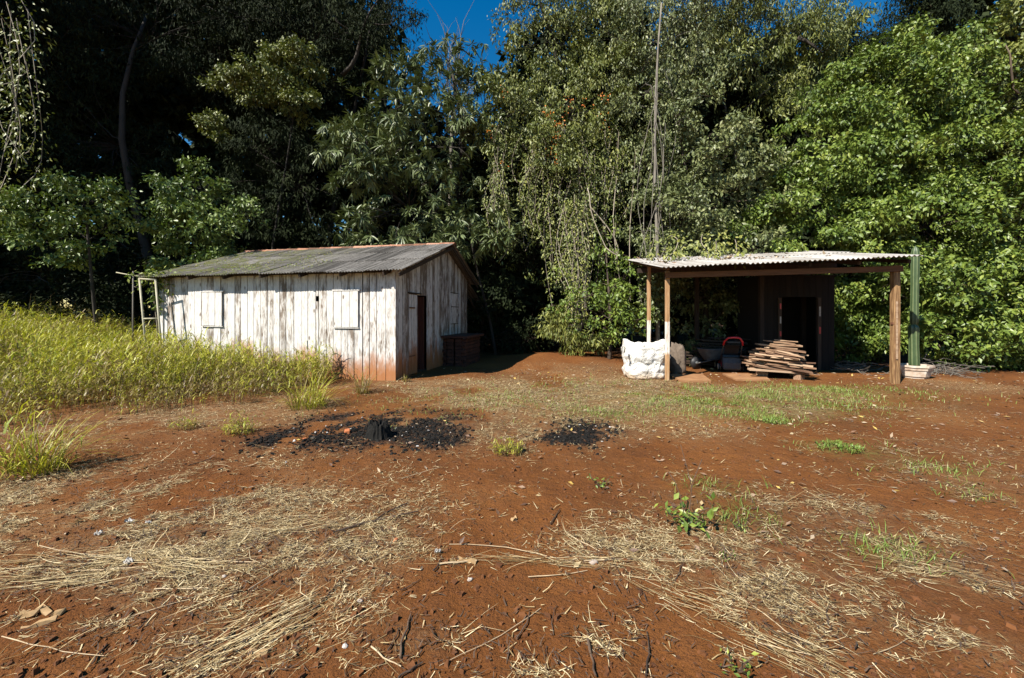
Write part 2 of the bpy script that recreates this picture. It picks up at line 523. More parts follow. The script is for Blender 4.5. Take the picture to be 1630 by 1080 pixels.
# ------------------------------------------------------------------ ground
# dry grass patches: centre pixel, half size in pixels (x, y), weight, main direction of the blades (degrees)
STRAW = [(140, 850, 260, 70, 1.5, 15), (330, 790, 230, 40, 1.1, 10), (60, 775, 110, 40, 1.0, 15), (600, 860, 90, 45, .8, 20),
         (200, 920, 190, 30, 1.0, 5), (430, 870, 160, 35, .9, 20), (360, 1040, 110, 35, .9, 50), (250, 985, 230, 30, .45, 10), (560, 930, 60, 40, .4, 60),
         (690, 1005, 90, 35, .8, 20), (880, 1045, 110, 35, .9, -20), (770, 910, 130, 18, .35, 0), (980, 870, 70, 40, .9, -40),
         (1080, 890, 150, 50, .9, -35), (1160, 800, 110, 35, .8, 0), (1190, 900, 90, 50, .8, -40), (1290, 960, 120, 50, .5, -45),
         (1240, 1020, 90, 50, .6, -45), (1060, 1040, 90, 40, .8, -40), (1000, 985, 60, 25, .5, -30), (1400, 830, 110, 40, .9, -25),
         (1500, 890, 110, 40, .9, -25), (1580, 930, 60, 40, .7, -25), (1530, 760, 130, 25, .8, -15), (1420, 715, 150, 18, .7, -10),
         (1600, 1045, 60, 40, .8, -40), (1440, 1000, 120, 60, .15, -35), (1560, 800, 60, 30, .5, -15),
         (800, 650, 210, 26, 1.9, 0), (880, 618, 190, 16, 1.9, 0), (1010, 625, 200, 20, 1.4, 0), (1190, 640, 190, 20, 1.0, 0),
         (1110, 690, 180, 18, .5, 0), (760, 690, 90, 16, .8, 0), (890, 690, 60, 24, .6, 0), (1350, 650, 160, 20, .5, 0), (1540, 615, 90, 12, .8, 0),
         (330, 660, 220, 18, 1.0, 0), (560, 628, 110, 16, .9, 0), (700, 622, 90, 14, .7, 0), (130, 690, 160, 20, .8, 0), (470, 730, 170, 24, .25, 0),
         (720, 790, 90, 20, .25, 0), (940, 590, 110, 10, .6, 0), (820, 708, 50, 20, .9, 0)]
GREEN = [(1200, 628, 200, 15, 1.0), (1235, 648, 110, 14, 1.0), (1335, 712, 45, 10, 1.0), (1340, 620, 90, 7, .8), (800, 640, 210, 22, .22), (890, 612, 160, 13, .2),
         (965, 655, 60, 14, .5), (1140, 780, 50, 18, .5), (1160, 820, 70, 22, .4), (1420, 880, 60, 22, .4), (1470, 745, 90, 14, .3),
         (1130, 650, 90, 12, .8), (1100, 640, 60, 9, .6), (1030, 630, 60, 9, .5), (1225, 668, 35, 9, .8), (1400, 725, 60, 9, .4), (1560, 790, 60, 14, .2)]
ASH = [(510, 690, 84, 22), (650, 682, 88, 26), (700, 700, 36, 12), (455, 700, 36, 10), (600, 662, 90, 8), (938, 690, 46, 18), (900, 700, 36, 8)]


def patch_world(px, py, hx, hy):
    c = at(px, py)
    rx = hx * c[1] / FPX
    ry = hy * c[1] ** 2 / (FPX * CAMZ)
    return c[0], c[1], rx, ry


def patch_sum(x, y, L, weighted=True):
    s = np.zeros_like(np.asarray(x, float))
    for q in L:
        cx, cy, rx, ry = patch_world(*q[:4])
        s = s + (q[4] if weighted and len(q) > 4 else 1.0) * np.exp(-0.9 * (((x - cx) / rx) ** 2 + ((y - cy) / ry) ** 2))
    return np.clip(s, 0, 1)


def axis(segments):
    out = []
    for a, b, n in segments:
        out += list(np.linspace(a, b, n, endpoint=False))
    out.append(segments[-1][1])
    return np.array(out)


gx = axis([(-900, -60, 10), (-60, -22, 20), (-22, -9, 80), (-9, -3.5, 75), (-3.5, 3.5, 170), (3.5, 9, 75), (9, 20, 70), (20, 60, 20), (60, 900, 10)])
gy = axis([(-300, -8, 10), (-8, 1.2, 25), (1.2, 5.0, 150), (5.0, 9.0, 100), (9.0, 17, 100), (17, 40, 40), (40, 1500, 14)])
GX, GY = np.meshgrid(gx, gy)
GZ = gh(GX, GY)
near = sstep(9, 4, GY)
GZ = GZ + near * (0.030 * (fbm(GX * 5.5, GY * 5.5, 21, 4) - 0.5) + 0.012 * (fbm(GX * 19, GY * 19, 31, 2) - 0.5))
R_, C_ = GX.shape
idx = np.arange(R_ * C_).reshape(R_, C_)
q = np.stack([idx[:-1, :-1], idx[:-1, 1:], idx[1:, 1:], idx[1:, :-1]], -1).reshape(-1)
xf, yf = GX.ravel(), GY.ravel()
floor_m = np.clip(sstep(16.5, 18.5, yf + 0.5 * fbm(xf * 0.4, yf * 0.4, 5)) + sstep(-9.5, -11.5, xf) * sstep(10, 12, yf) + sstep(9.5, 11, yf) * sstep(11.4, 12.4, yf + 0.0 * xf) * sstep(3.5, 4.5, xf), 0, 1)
straw_n = fbm(xf * 1.1, yf * 1.1, 41, 4)
me = np_mesh('ground', np.stack([xf, yf, GZ.ravel()], -1), q, np.full(len(q) // 4, 4), np.full(len(xf), .5),
             {'straw': patch_sum(xf, yf, STRAW) * sstep(.30, .52, straw_n) * (.5 + .5 * sstep(4.5, 8, yf)), 'green': patch_sum(xf, yf, GREEN),
              'ash': np.clip(patch_sum(xf, yf, ASH) * 1.4 * sstep(.24, .50, fbm(xf * 2.6, yf * 2.6, 111, 4)), 0, 1), 'floor': floor_m}, smooth=True)
tag(link('ground', me, M['ground']), kind='structure')


# ------------------------------------------------------------------ leaves
def nrm(a):
    return a / np.maximum(np.linalg.norm(a, axis=-1, keepdims=True), 1e-9)


def leaf_arrays(P, D, U, L, wr, tint, big=False, droop=0.0, fold=0.18):
    P = np.asarray(P, float); n = len(P)
    D = nrm(D); U = U - (U * D).sum(-1, keepdims=True) * D; U = nrm(U)
    S = np.cross(D, U)
    L = np.broadcast_to(np.asarray(L, float), (n,))[:, None]
    W = L * np.broadcast_to(np.asarray(wr, float), (n,))[:, None] * 0.5
    dz = np.array([0, 0, -1.0]) * droop * L
    if not big:
        V = np.stack([P, P + D * L * .42 + S * W + U * W * fold + dz * .3, P + D * L + dz, P + D * L * .42 - S * W + U * W * fold + dz * .3], 1)
        f = np.array([0, 1, 2, 0, 2, 3]); tt = [3, 3]; k = 4
    else:
        V = np.stack([P, P + D * L * .28 + S * W * .9 + U * W * fold + dz * .1, P + D * L * .64 + S * W * .8 + U * W * fold + dz * .45, P + D * L + dz,
                      P + D * L * .64 - S * W * .8 + U * W * fold + dz * .45, P + D * L * .28 - S * W * .9 + U * W * fold + dz * .1, P + D * L * .5 + dz * .25], 1)
        f = np.array([0, 1, 2, 6, 6, 2, 3, 0, 6, 4, 5, 6, 3, 4]); tt = [4, 3, 4, 3]; k = 7
    verts = V.reshape(-1, 3)
    loops = (np.arange(n)[:, None] * k + f[None, :]).ravel()
    totals = np.tile(tt, n)
    return verts, loops, totals, np.repeat(np.broadcast_to(tint, (n,)), k)


class Leaves:
    def __init__(s): s.parts = []

    def add(s, *a, **k): s.parts.append(leaf_arrays(*a, **k)); return s

    def build(s, name, mat, parent=None, origin=None):
        off = 0; V = []; L = []; T = []; K = []
        for v, l, t, k in s.parts:
            V.append(v); L.append(l + off); T.append(t); K.append(k); off += len(v)
        V = np.concatenate(V)
        if origin is not None: V = V - np.asarray(origin, float)
        me = np_mesh(name, V, np.concatenate(L), np.concatenate(T), np.concatenate(K))
        return link(name, me, mat, parent, tuple(origin) if (origin is not None and parent is None) else None)


def sphere_dirs(n):
    return nrm(RS.normal(size=(n, 3)))


STYLE = {  # leaf length, width ratio, leaves per clump, clump radius, droop, big, (outward, random, down) of the leaf direction
    'mango':   dict(L=.30, wr=.22, k=15, cr=.13, droop=.25, big=True, d=(.75, .75, .22)),
    'ovate':   dict(L=.135, wr=.52, k=24, cr=.27, droop=.10, big=False, d=(.55, .8, .35)),
    'broad':   dict(L=.128, wr=.55, k=36, cr=.28, droop=.12, big=False, d=(.55, .8, .40)),
    'fine':    dict(L=.125, wr=.42, k=26, cr=.30, droop=.10, big=False, d=(.35, .7, .75)),
    'lance':   dict(L=.17, wr=.26, k=24, cr=.32, droop=.15, big=False, d=(.35, .7, .75)),
    'coarse':  dict(L=.42, wr=.50, k=10, cr=.55, droop=.10, big=False, d=(.5, .9, .30)),
}


def blob_leaves(LV, c, r, n, style, front=True, rmin=.5, lum=0.0, gap=.35, seed=0):
    gap = gap + (.06 if style != 'coarse' else 0)
    """n clumps through an ellipsoid; returns clump centres"""
    st = STYLE[style]
    c = np.asarray(c, float); r = np.asarray(r, float)
    m = int(n * 1.6)
    d = sphere_dirs(m)
    if front:                                       # thinner on the side away from the clearing
        keep = RS.rand(m) < np.where(d[:, 1] > .35, .45, 1.0)
        d = d[keep]
    # holes and lumps of the outline
    lump = fbm(d[:, 0] * 2.1 + d[:, 2] * 1.3 + seed * 3.1, d[:, 1] * 2.1 - d[:, 2] * 1.7 + seed, 50, 3)
    keep = lump + .25 * RS.rand(len(d)) > gap
    d = d[keep]; lump = lump[keep]
    d = d[:n]; lump = lump[:n]
    q = rmin + (1 - rmin) * RS.rand(len(d)) ** .6
    cc = c + d * r * (q * (.72 + .56 * lump))[:, None]
    k = st['k']
    n2 = len(cc) * k
    C = np.repeat(cc, k, 0); OD = np.repeat(nrm(d / r), k, 0)
    if st['cr'] < .2:
        ax = nrm(OD + .55 * np.repeat(RS.normal(size=(len(cc), 3)), k, 0) + np.array([0, 0, .25]))
        rd = nrm(RS.normal(size=(n2, 3)))
        D = nrm(ax * st['d'][0] + rd * st['d'][1] + np.array([0, 0, -st['d'][2]]))
        P = C + ax * (RS.rand(n2, 1) * .16) + rd * .02
        U = nrm(ax + .3 * rd + np.array([0, 0, .5]))
    else:
        rd = RS.normal(size=(n2, 3))
        P = C + nrm(rd) * (RS.rand(n2, 1) ** .5) * st['cr'] * np.array([1, 1, .75])
        D = nrm(OD * st['d'][0] + nrm(RS.normal(size=(n2, 3))) * st['d'][1] + np.array([0, 0, -st['d'][2]]))
        U = nrm(OD * .55 + np.array([0, 0, .55]) + .55 * RS.normal(size=(n2, 3)))
    tint = np.clip(np.repeat(RS.rand(len(cc)), k) * .45 + RS.rand(n2) * .5 + lum, 0, 1)
    ln = st['L'] * (.65 + .65 * RS.rand(n2))
    LV.add(P, D, U, ln, st['wr'] * (.8 + .4 * RS.rand(n2)), tint, big=st['big'], droop=st['droop'])
    return cc


def bend(a, b, n=6, amp=.25, seed=None):
    a = np.asarray(a, float); b = np.asarray(b, float)
    L = np.linalg.norm(b - a)
    o = RS.normal(size=(3,)) * amp * L * .35
    o2 = RS.normal(size=(3,)) * amp * L * .2
    return [a + (b - a) * t + o * math.sin(math.pi * t) + o2 * math.sin(2 * math.pi * t) for t in np.linspace(0, 1, n)]


NCL = 0


def tree(name, label, cat, base, blobs, style, leafmat, bark='bark_brown', r0=.18, group=None, lum=0.0, gap=.35, top=None, rmin=.5, limbs=3, front=True, extra=None, lumps=9, dens=.9):
    """base: (x, y); blobs: (x, y, z, rx, ry, rz, clumps); trunk with limbs out to the blobs"""
    global NCL
    bx, by = base
    b = np.array([bx, by, g1(bx, by) - .08])
    root = thing(name, label, cat, b, 0, group)
    tr = MB()
    bl = sorted(blobs, key=lambda q: q[2])
    tp = np.array(top if top is not None else (bl[-1][0], bl[-1][1], bl[-1][2]), float)
    tpts = bend(b, tp, 9, .12 if r0 > .06 else .05)
    H = len(tpts) - 1
    tr.tube(tpts, [r0 * (1.35 if i == 0 else 1.0) * (1 - .8 * i / H) + .012 for i in range(H + 1)], 9, random.random(), wob=.06)
    LV = Leaves()
    if lumps:                                     # boughs: flattened tufts standing out of a thinner core
        nb = []
        for q in blobs:
            nb.append((q[0], q[1] + .15 * q[4], q[2], q[3] * .72, q[4] * .72, q[5] * .72, q[6] * .30, False, None))
            nl = max(4, int(lumps * math.sqrt(q[3] * q[5]) / .95))
            for _ in range(nl):
                d = nrm(RS.normal(size=3) * np.array([1, .8, 1]) + np.array([-.10, -.55, .15]))
                k = .24 + .22 * RS.rand()
                rr = max(.28, k * math.sqrt(q[3] * q[5]))
                nb.append((q[0] + d[0] * q[3] * .92, q[1] + d[1] * q[4] * .92, q[2] + d[2] * q[5] * .92, rr * 1.25, rr * 1.1, rr * .62, q[6] * .85 / nl * (.7 + .6 * RS.rand()), True, (q[0], q[1] + .15 * q[4], q[2])))
        blobs = [q[:6] + (q[6] * dens, q[7], q[8]) for q in nb]
    for i, q in enumerate(blobs):
        NCL += 1
        c = np.array(q[:3]); r = np.array(q[3:6])
        bough = len(q) > 7 and q[7]
        cc = blob_leaves(LV, c, r, int(q[6]), style, front and not bough, .1 if bough else rmin, lum, .2 if bough else gap, NCL)
        # a limb from the trunk to the middle of the clump of leaves, then twigs out of it
        ts = np.array(tpts)
        zt = max(b[2] + .25 * (tp[2] - b[2]), c[2] - .6 * r[2] - .4 * abs(c[0] - bx))
        j = int(np.argmin(abs(ts[:, 2] - zt)))
        lp = bend(q[8] if bough else ts[j], c, 6, .18)
        rr = max(.014, r0 * (.16 if bough else .32) * (1 - j / (H + 2)))
        tr.tube(lp, [rr * (1 - .7 * k / 5) for k in range(6)], 6, random.random())
        if len(cc):
            for k in RS.choice(len(cc), min((limbs // 2 if bough else limbs * 3), len(cc)), False):
                s = lp[RS.randint(2, 6)]
                tr.tube(bend(s, cc[k], 4, .2), [rr * .3, rr * .22, rr * .14, .004], 4, random.random(), cap=False)
    if extra: extra(tr, LV)
    tr.build('trunk', M[bark], root, True, origin=b)
    LV.build('crown', M[leafmat], root, origin=b)
    return root


def vines(name, label, strands, leafmat, llen=.11, wr=.5, dens=26, spread=.09, flowers=None, lum=0.0, stem_r=.009, leafy=(0.0, 1.0), group=None):
    """strands: list of (top xyz, bottom xyz). hanging stems with leaves along them"""
    b = np.array([np.mean([s[1][0] for s in strands]), np.mean([s[1][1] for s in strands]), 0.0])
    b[2] = g1(b[0], b[1])
    root = thing(name, label, 'vine', b, 0, group)
    st = MB(); LV = Leaves()
    for a, e in strands:
        pts = bend(a, e, 8, .22)
        st.tube(pts, stem_r, 4, random.random(), cap=False)
        ln = np.linalg.norm(np.asarray(a) - np.asarray(e))
        n = max(3, int(dens * ln))
        t = leafy[0] + (leafy[1] - leafy[0]) * RS.rand(n)
        pp = np.array(pts); x = t * 7; i = np.minimum(x.astype(int), 6); f = (x - i)[:, None]
        P = pp[i] * (1 - f) + pp[i + 1] * f
        o = RS.normal(size=(n, 3)) * spread * (1.1 - .6 * t)[:, None]
        D = nrm(nrm(o) * .8 + np.array([0, -.25, -.8]) + .3 * RS.normal(size=(n, 3)))
        U = nrm(np.array([-.4, -.8, .45]) + .55 * RS.normal(size=(n, 3)))
        LV.add(P + o, D, U, llen * (.6 + .8 * RS.rand(n)), wr, np.clip(RS.rand(n) * .6 + .35 * random.random() + lum, 0, 1), droop=.1)
    st.build('stem', M['stem'], root, origin=b)
    LV.build('leaves', M[leafmat], root, origin=b)
    if flowers:
        for (fx, fy, fz, k) in flowers:
            FL = Leaves()
            o = RS.normal(size=(k, 3)) * .11
            FL.add(np.array([fx, fy - .25, fz]) + o, nrm(RS.normal(size=(k, 3)) + np.array([0, -.6, -.5])), nrm(RS.normal(size=(k, 3)) + np.array([0, -1, .6])), .085, .55, RS.rand(k))
            FL.build('flower_cluster', M['flower'], root, origin=b)
    return root


def B(px, py, Y, rx, rz, n, ry=None):
    """crown mass: centre pixel, depth, half width and half height in pixels"""
    c = atd(px, py, Y)
    a = rx * Y / FPX; h = rz * Y / FPX
    return (c[0], c[1], c[2], a, ry if ry else min(1.7, .5 * (a + h)), h, n)


#@FOREST
# ------------------------------------------------------------------ the forest: far wood
FW = Leaves()
n = 42000
xx = RS.uniform(-46, 46, n); yy = RS.uniform(26, 36, n)
top = 9.5 + 3.0 * fbm(xx * .22, yy * .1, 61, 3) + np.where(abs(xx + 4.5) < 4.5, 0.0, np.where(xx < -9, 15.0, 8.0))
zz = RS.rand(n) ** .8 * top
FW.add(np.stack([xx, yy, zz], -1), nrm(RS.normal(size=(n, 3)) + np.array([0, 0, -.5])), nrm(RS.normal(size=(n, 3)) * .7 + np.array([0, -.6, .6])), .95 * (.7 + .6 * RS.rand(n)), .55, RS.rand(n) * .8, droop=.1)
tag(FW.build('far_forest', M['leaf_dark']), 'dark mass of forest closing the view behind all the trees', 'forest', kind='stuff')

# unseen tall trees added left of the clearing to shade the left of the forest
for i, (x, y, h) in enumerate([(-29.0, 5.6, 29), (-26.5, 11.5, 26), (-24.5, 14.5, 27), (-31, 8.0, 27), (-24.0, 11.4, 24)]):
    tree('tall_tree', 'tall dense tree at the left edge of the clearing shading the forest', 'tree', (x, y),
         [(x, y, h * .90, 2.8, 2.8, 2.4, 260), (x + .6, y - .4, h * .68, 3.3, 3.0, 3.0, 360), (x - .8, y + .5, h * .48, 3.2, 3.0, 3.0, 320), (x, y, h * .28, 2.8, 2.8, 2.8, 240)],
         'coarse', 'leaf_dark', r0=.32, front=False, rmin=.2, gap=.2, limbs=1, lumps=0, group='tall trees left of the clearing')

# second row: near-black leaf colour stands in for shade between the nearer trees
row2 = [(-19.5, 21, 19, 'leaf_dark'), (-15.5, 22, 20, 'leaf_dark'), (-11.5, 21, 20, 'leaf_dark'), (-8.6, 22.5, 18.5, 'leaf_dark'), (-5.2, 23, 13.5, 'leaf_dark'), (-2.2, 23, 12.5, 'leaf_dark'),
        (1.8, 21.5, 17, 'leaf_dark'), (5.6, 22, 19, 'leaf_dark'), (9.2, 20.5, 16.5, 'leaf_dark'), (13.0, 20.5, 15.5, 'leaf_dark'), (17.2, 20, 15, 'leaf_dark'), (21.5, 19.5, 17.5, 'leaf_dark'), (25.5, 19, 16, 'leaf_dark'), (-24, 20, 19, 'leaf_dark')]
row2 += [(x_, 18.4, h_, 'leaf_dark') for x_, h_ in ((0.2, 9.5), (4.2, 14), (7.4, 13.5), (11.0, 12.5), (14.4, 12.5), (18.5, 13))]  # closer row added so gaps between front crowns show near black
R2L = ['dark shaded tree deep in the forest at the far left', 'dark tall tree of the second row left of the sky gap', 'tall dark tree behind the lit branch at left', 'dark tree whose crown borders the sky gap on the left',
       'low dark tree behind the mango tree under the sky gap', 'lower tree right of the sky gap behind the mango', 'dark tree behind the vine curtain with orange flowers', 'tall dark tree behind the pale liana trunk',
       'dark tree closing the hollow right of the lianas', 'dark tree under the narrow sky gap at right', 'dark tree behind the bright green thicket', 'tall dark tree topping the right end of the thicket', 'dark tree at the far right edge behind the thicket', 'dark tree at the outer left end of the forest',
       'dark undergrowth tree in the gap right of the shed', 'dark tree close behind the draped olive tree', 'dark tree close behind the lianas', 'dark tree in the hollow above the shelter', 'dark tree close behind the middle of the bright thicket', 'dark tree close behind the right end of the thicket']
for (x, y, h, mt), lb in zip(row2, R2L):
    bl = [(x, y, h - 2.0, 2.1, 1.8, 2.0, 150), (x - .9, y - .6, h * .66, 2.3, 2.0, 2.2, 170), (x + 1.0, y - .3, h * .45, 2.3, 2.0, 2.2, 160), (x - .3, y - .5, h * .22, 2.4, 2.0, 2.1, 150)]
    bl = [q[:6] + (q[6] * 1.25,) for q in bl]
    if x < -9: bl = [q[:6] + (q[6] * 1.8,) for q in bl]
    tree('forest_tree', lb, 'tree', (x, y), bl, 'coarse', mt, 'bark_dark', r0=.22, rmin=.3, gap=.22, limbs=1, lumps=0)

# left: canopy with shade in its leaf colour, sunlit spray as a paler tree
tree('canopy_tree', 'big dark tree filling the upper left of the forest in deep shade', 'tree', (-15.5, 17.6),
     [B(60, 90, 17.5, 120, 110, 300), B(230, 60, 18, 120, 100, 300), B(180, 230, 18, 130, 110, 300), B(380, 20, 18, 110, 70, 260), B(60, 300, 17.5, 110, 100, 240), B(330, 330, 18.5, 130, 90, 240)],
     'lance', 'leaf_dark', 'bark_dark', r0=.20, rmin=.35, gap=.24, limbs=1, top=(-16.2, 17.9, 15.0))
tree('branching_tree', 'thin tree holding one sunlit spray of leaves against the dark canopy above the shed', 'tree', (-10.6, 17.4),
     [B(475, 105, 16.6, 46, 30, 90), B(420, 135, 16.6, 60, 26, 110), B(365, 130, 16.6, 36, 20, 40), B(460, 165, 16.6, 50, 24, 70), B(345, 205, 16.4, 24, 20, 26)],
     'broad', 'leaf_olive', 'bark_dark', r0=.055, rmin=.2, gap=.40)
tree('canopy_tree', 'dark spreading tree with a pale bent branch left of the sky gap', 'tree', (-8.8, 20.0),
     [B(500, 60, 18, 110, 70, 340), B(590, 40, 18.5, 75, 60, 260), B(350, 130, 18.6, 80, 70, 200), B(530, 140, 18.6, 50, 60, 130), B(470, 300, 18.0, 110, 110, 420), B(420, 235, 17.3, 70, 40, 120)],
     'lance', 'leaf_dark', 'bark_dark', limbs=1, r0=.15, rmin=.35, gap=.30, lum=.1,
     extra=lambda tr, LV: [tr.tube(bend(atd(545, 120, 17.6), atd(605, -5, 17.0), 7, .2), [.10, .09, .075, .06, .05, .035, .02], 7, .9),
                           tr.tube(bend(atd(575, 60, 17.4), atd(535, 20, 17.0), 5, .3), [.04, .035, .03, .02, .01], 5, .9),
                           tr.tube(bend(atd(580, 45, 17.3), atd(625, 25, 17.0), 5, .3), [.04, .03, .025, .02, .01], 5, .9)])
tree('sapling', 'leafy sapling lit by the sun beyond the tall grass at left', 'tree', (-12.9, 12.6),
     [B(60, 345, 12.2, 48, 42, 85), B(135, 320, 12.2, 60, 42, 100), B(95, 390, 12.3, 46, 36, 60), B(30, 350, 12.2, 30, 26, 36), B(165, 360, 12.6, 36, 46, 50)],
     'ovate', 'leaf_sapling', 'bark_dark', r0=.05, rmin=.3, gap=.40, dens=.62)
tree('young_tree', 'rounded young tree rising behind the left end of the shed', 'tree', (-11.2, 14.4),
     [B(305, 300, 13.8, 48, 45, 110), B(320, 365, 13.8, 72, 50, 170), B(285, 345, 13.9, 36, 44, 70), B(395, 345, 14.2, 34, 30, 45), B(310, 420, 14.0, 60, 30, 70)],
     'ovate', 'leaf_sapling', 'bark_dark', r0=.06, rmin=.3, gap=.38, dens=.66)
vines('hanging_vine', 'leafy creeper hanging down the far left edge of the forest', [(atd(px, 0 + 30 * random.random(), 11.0 + random.random()), atd(px + random.uniform(-12, 12), 300 + random.uniform(-80, 60), 11.0)) for px in (-30, -20, -8, 2, 10, 18, 26, 34, 44)],
      'leaf_olive', .11, .5, 30, .18)

# the mango tree behind the shed
tree('mango_tree', 'mango tree with drooping rosettes of long leaves behind the shed roof', 'tree', (-3.2, 17.2),
     [B(650, 330, 15.6, 95, 80, 250), B(590, 250, 15.8, 70, 70, 170), B(690, 230, 15.8, 95, 80, 250), B(640, 160, 16.4, 70, 60, 170), B(720, 120, 16.8, 70, 45, 170), B(690, 390, 15.8, 80, 50, 140), B(560, 215, 16.0, 36, 40, 60), B(590, 370, 15.6, 40, 50, 80), B(770, 180, 16.5, 55, 70, 130), B(730, 320, 16.2, 60, 60, 120)],
     'mango', 'leaf_mango', 'bark_dark', r0=.26, rmin=.45, gap=.30, dens=.72)
tree('mango_sapling', 'small mango tree with low bright rosettes right of the shed gable', 'tree', (-.6, 15.2),
     [B(760, 385, 14.6, 36, 28, 42), B(800, 360, 14.6, 34, 34, 42), B(745, 355, 14.9, 26, 22, 20)], 'mango', 'leaf_mango', 'bark_dark', r0=.05, rmin=.3, gap=.25)

# bare grey treetop in the sky gap
bt = thing('bare_tree', 'bare grey treetop of thin upright twigs in the sky gap', 'tree', (-3.2, 19.5, g1(-3.2, 19.5) - .05))
mb = MB()
o = np.array(bt.location)
tp = [o, np.array([-3.0, 19.4, 5]), np.array([-2.9, 19.3, 10]), np.array([-2.7, 19.3, 13.2])]
mb.tube(tp, [.14, .12, .09, .05], 7)
for k in range(34):
    s = tp[2] + (tp[3] - tp[2]) * RS.rand()
    e = s + np.array([RS.normal() * .8, RS.normal() * .5, 1.0 + 2.6 * RS.rand()])
    pts = bend(s, e, 5, .15)
    mb.tube(pts, [.03, .024, .018, .012, .005], 5, .9, cap=False)
    for j in range(3):
        s2 = pts[RS.randint(1, 4)]
        mb.tube(bend(s2, s2 + np.array([RS.normal() * .35, RS.normal() * .3, .5 + .6 * RS.rand()]), 4, .2), [.012, .010, .007, .003], 4, .9, cap=False)
mb.build('trunk', M['bark_grey'], bt, True, origin=o)

# centre: tall tree draped in vines
tree('draped_tree', 'tall olive tree smothered in fine creepers above the gap between the buildings', 'tree', (2.4, 16.6),
     [B(880, 60, 16.2, 90, 80, 330), B(960, 40, 16.2, 80, 70, 300), B(830, 170, 15.6, 70, 70, 250), B(910, 180, 15.4, 95, 75, 330), B(960, 130, 15.6, 60, 60, 220), B(850, 250, 15.4, 70, 50, 200), B(930, 260, 15.2, 60, 60, 200), B(860, 5, 16.4, 60, 50, 180), B(910, 340, 15.6, 70, 80, 90), B(830, 380, 16.4, 70, 90, 70)],
     'fine', 'leaf_olive', 'bark_dark', r0=.24, rmin=.5, gap=.26, dens=.58)
S = []
for k in range(70):
    px = random.uniform(775, 985)
    t = random.uniform(190, 290)
    S.append((atd(px, t, 14.6 + random.uniform(-.3, .5)), atd(px + random.uniform(-16, 16), t + random.uniform(70, 170) + (70 if 890 < px < 940 else 0), 14.5 + random.uniform(-.2, .5))))
vines('vine_curtain', 'curtain of fine hanging vines dotted with orange flowers', S, 'leaf_olive', .105, .42, 34, .10,
      flowers=[tuple(atd(px, py, 14.25)) + (k,) for px, py, k in [(873, 186, 18), (890, 204, 26), (884, 222, 14), (878, 248, 10), (958, 162, 12), (928, 174, 10), (902, 166, 10), (800, 156, 8), (782, 216, 10), (958, 192, 8), (898, 182, 9), (798, 264, 6), (882, 258, 9), (962, 205, 7)]])
S = []
for k in range(17):
    px = random.uniform(893, 935)
    S.append((atd(px, random.uniform(300, 380), 14.2), atd(px + random.uniform(-10, 10), random.uniform(470, 545), 13.9)))
vines('vine_curtain', 'narrow column of yellowish vines trailing to the ground at centre', S, 'leaf_olive', .10, .42, 26, .10, lum=.15)

# pale trunk wrapped in lianas
tree('liana_tree', 'slender pale trunk wrapped in lianas left of the shelter roof', 'tree', (4.75, 13.1),
     [B(1040, 60, 14.8, 80, 70, 190), B(1100, 30, 15.2, 80, 60, 190), B(1010, 150, 14.8, 60, 70, 150), B(1090, 140, 15, 60, 60, 130), B(1030, 260, 14.8, 60, 70, 130), B(1060, 360, 14.4, 60, 60, 130)],
     'fine', 'leaf_grey', 'bark_grey', r0=.055, rmin=.45, gap=.36, top=tuple(atd(1053, 5, 12.9)),
     extra=lambda tr, LV: [tr.tube(bend(atd(1046 + random.uniform(-14, 14), 60 + 200 * random.random(), 12.9), atd(1045 + random.uniform(-26, 26), 405 + random.uniform(-10, 90), 12.7), 9, .14), .009, 5, .8, cap=False) for _ in range(9)])
vines('liana', 'long bare lianas looping down between the vine curtain and shelter', [(atd(935, 300, 13.6), atd(965, 395, 13.2)), (atd(965, 395, 13.2), atd(1010, 420, 12.9)), (atd(985, 210, 14), atd(990, 470, 13.6)), (atd(1012, 240, 14), atd(1003, 480, 13.4)), (atd(940, 330, 13.8), atd(975, 420, 13.4))],
      'leaf_grey', .10, .45, 5, .08, stem_r=.016)
tree('draped_bush', 'grey green bush heaped with creepers above the left end of the shelter', 'shrub', (6.6, 13.6),
     [B(1110, 250, 13.6, 80, 70, 210), B(1150, 320, 13.3, 75, 60, 210), B(1090, 350, 13.2, 70, 60, 190), B(1080, 180, 13.9, 55, 60, 130), B(1200, 290, 13.5, 50, 50, 120), B(1110, 395, 12.9, 60, 28, 100), B(1180, 390, 13.1, 60, 34, 100)],
     'ovate', 'leaf_grey', r0=.09, rmin=.5, gap=.30, dens=.68)
tree('dark_tree', 'dim hollow tree with hanging shade right of the lianas', 'tree', (9.4, 16.6),
     [B(1200, 90, 16, 90, 80, 230), B(1250, 40, 16, 90, 60, 240), B(1290, 130, 15.6, 60, 60, 160), B(1220, 190, 16.6, 80, 70, 55), B(1260, 260, 16.4, 70, 60, 40), B(1160, 30, 16, 60, 60, 160), B(1310, 50, 15.8, 50, 50, 130)],
     'lance', 'leaf_olive', 'bark_dark', r0=.07, rmin=.45, gap=.34,
     extra=lambda tr, LV: tr.tube(bend(atd(1270, 60, 15.2), atd(1310, 85, 14.9), 5, .2), [.07, .06, .05, .04, .02], 6, .9))
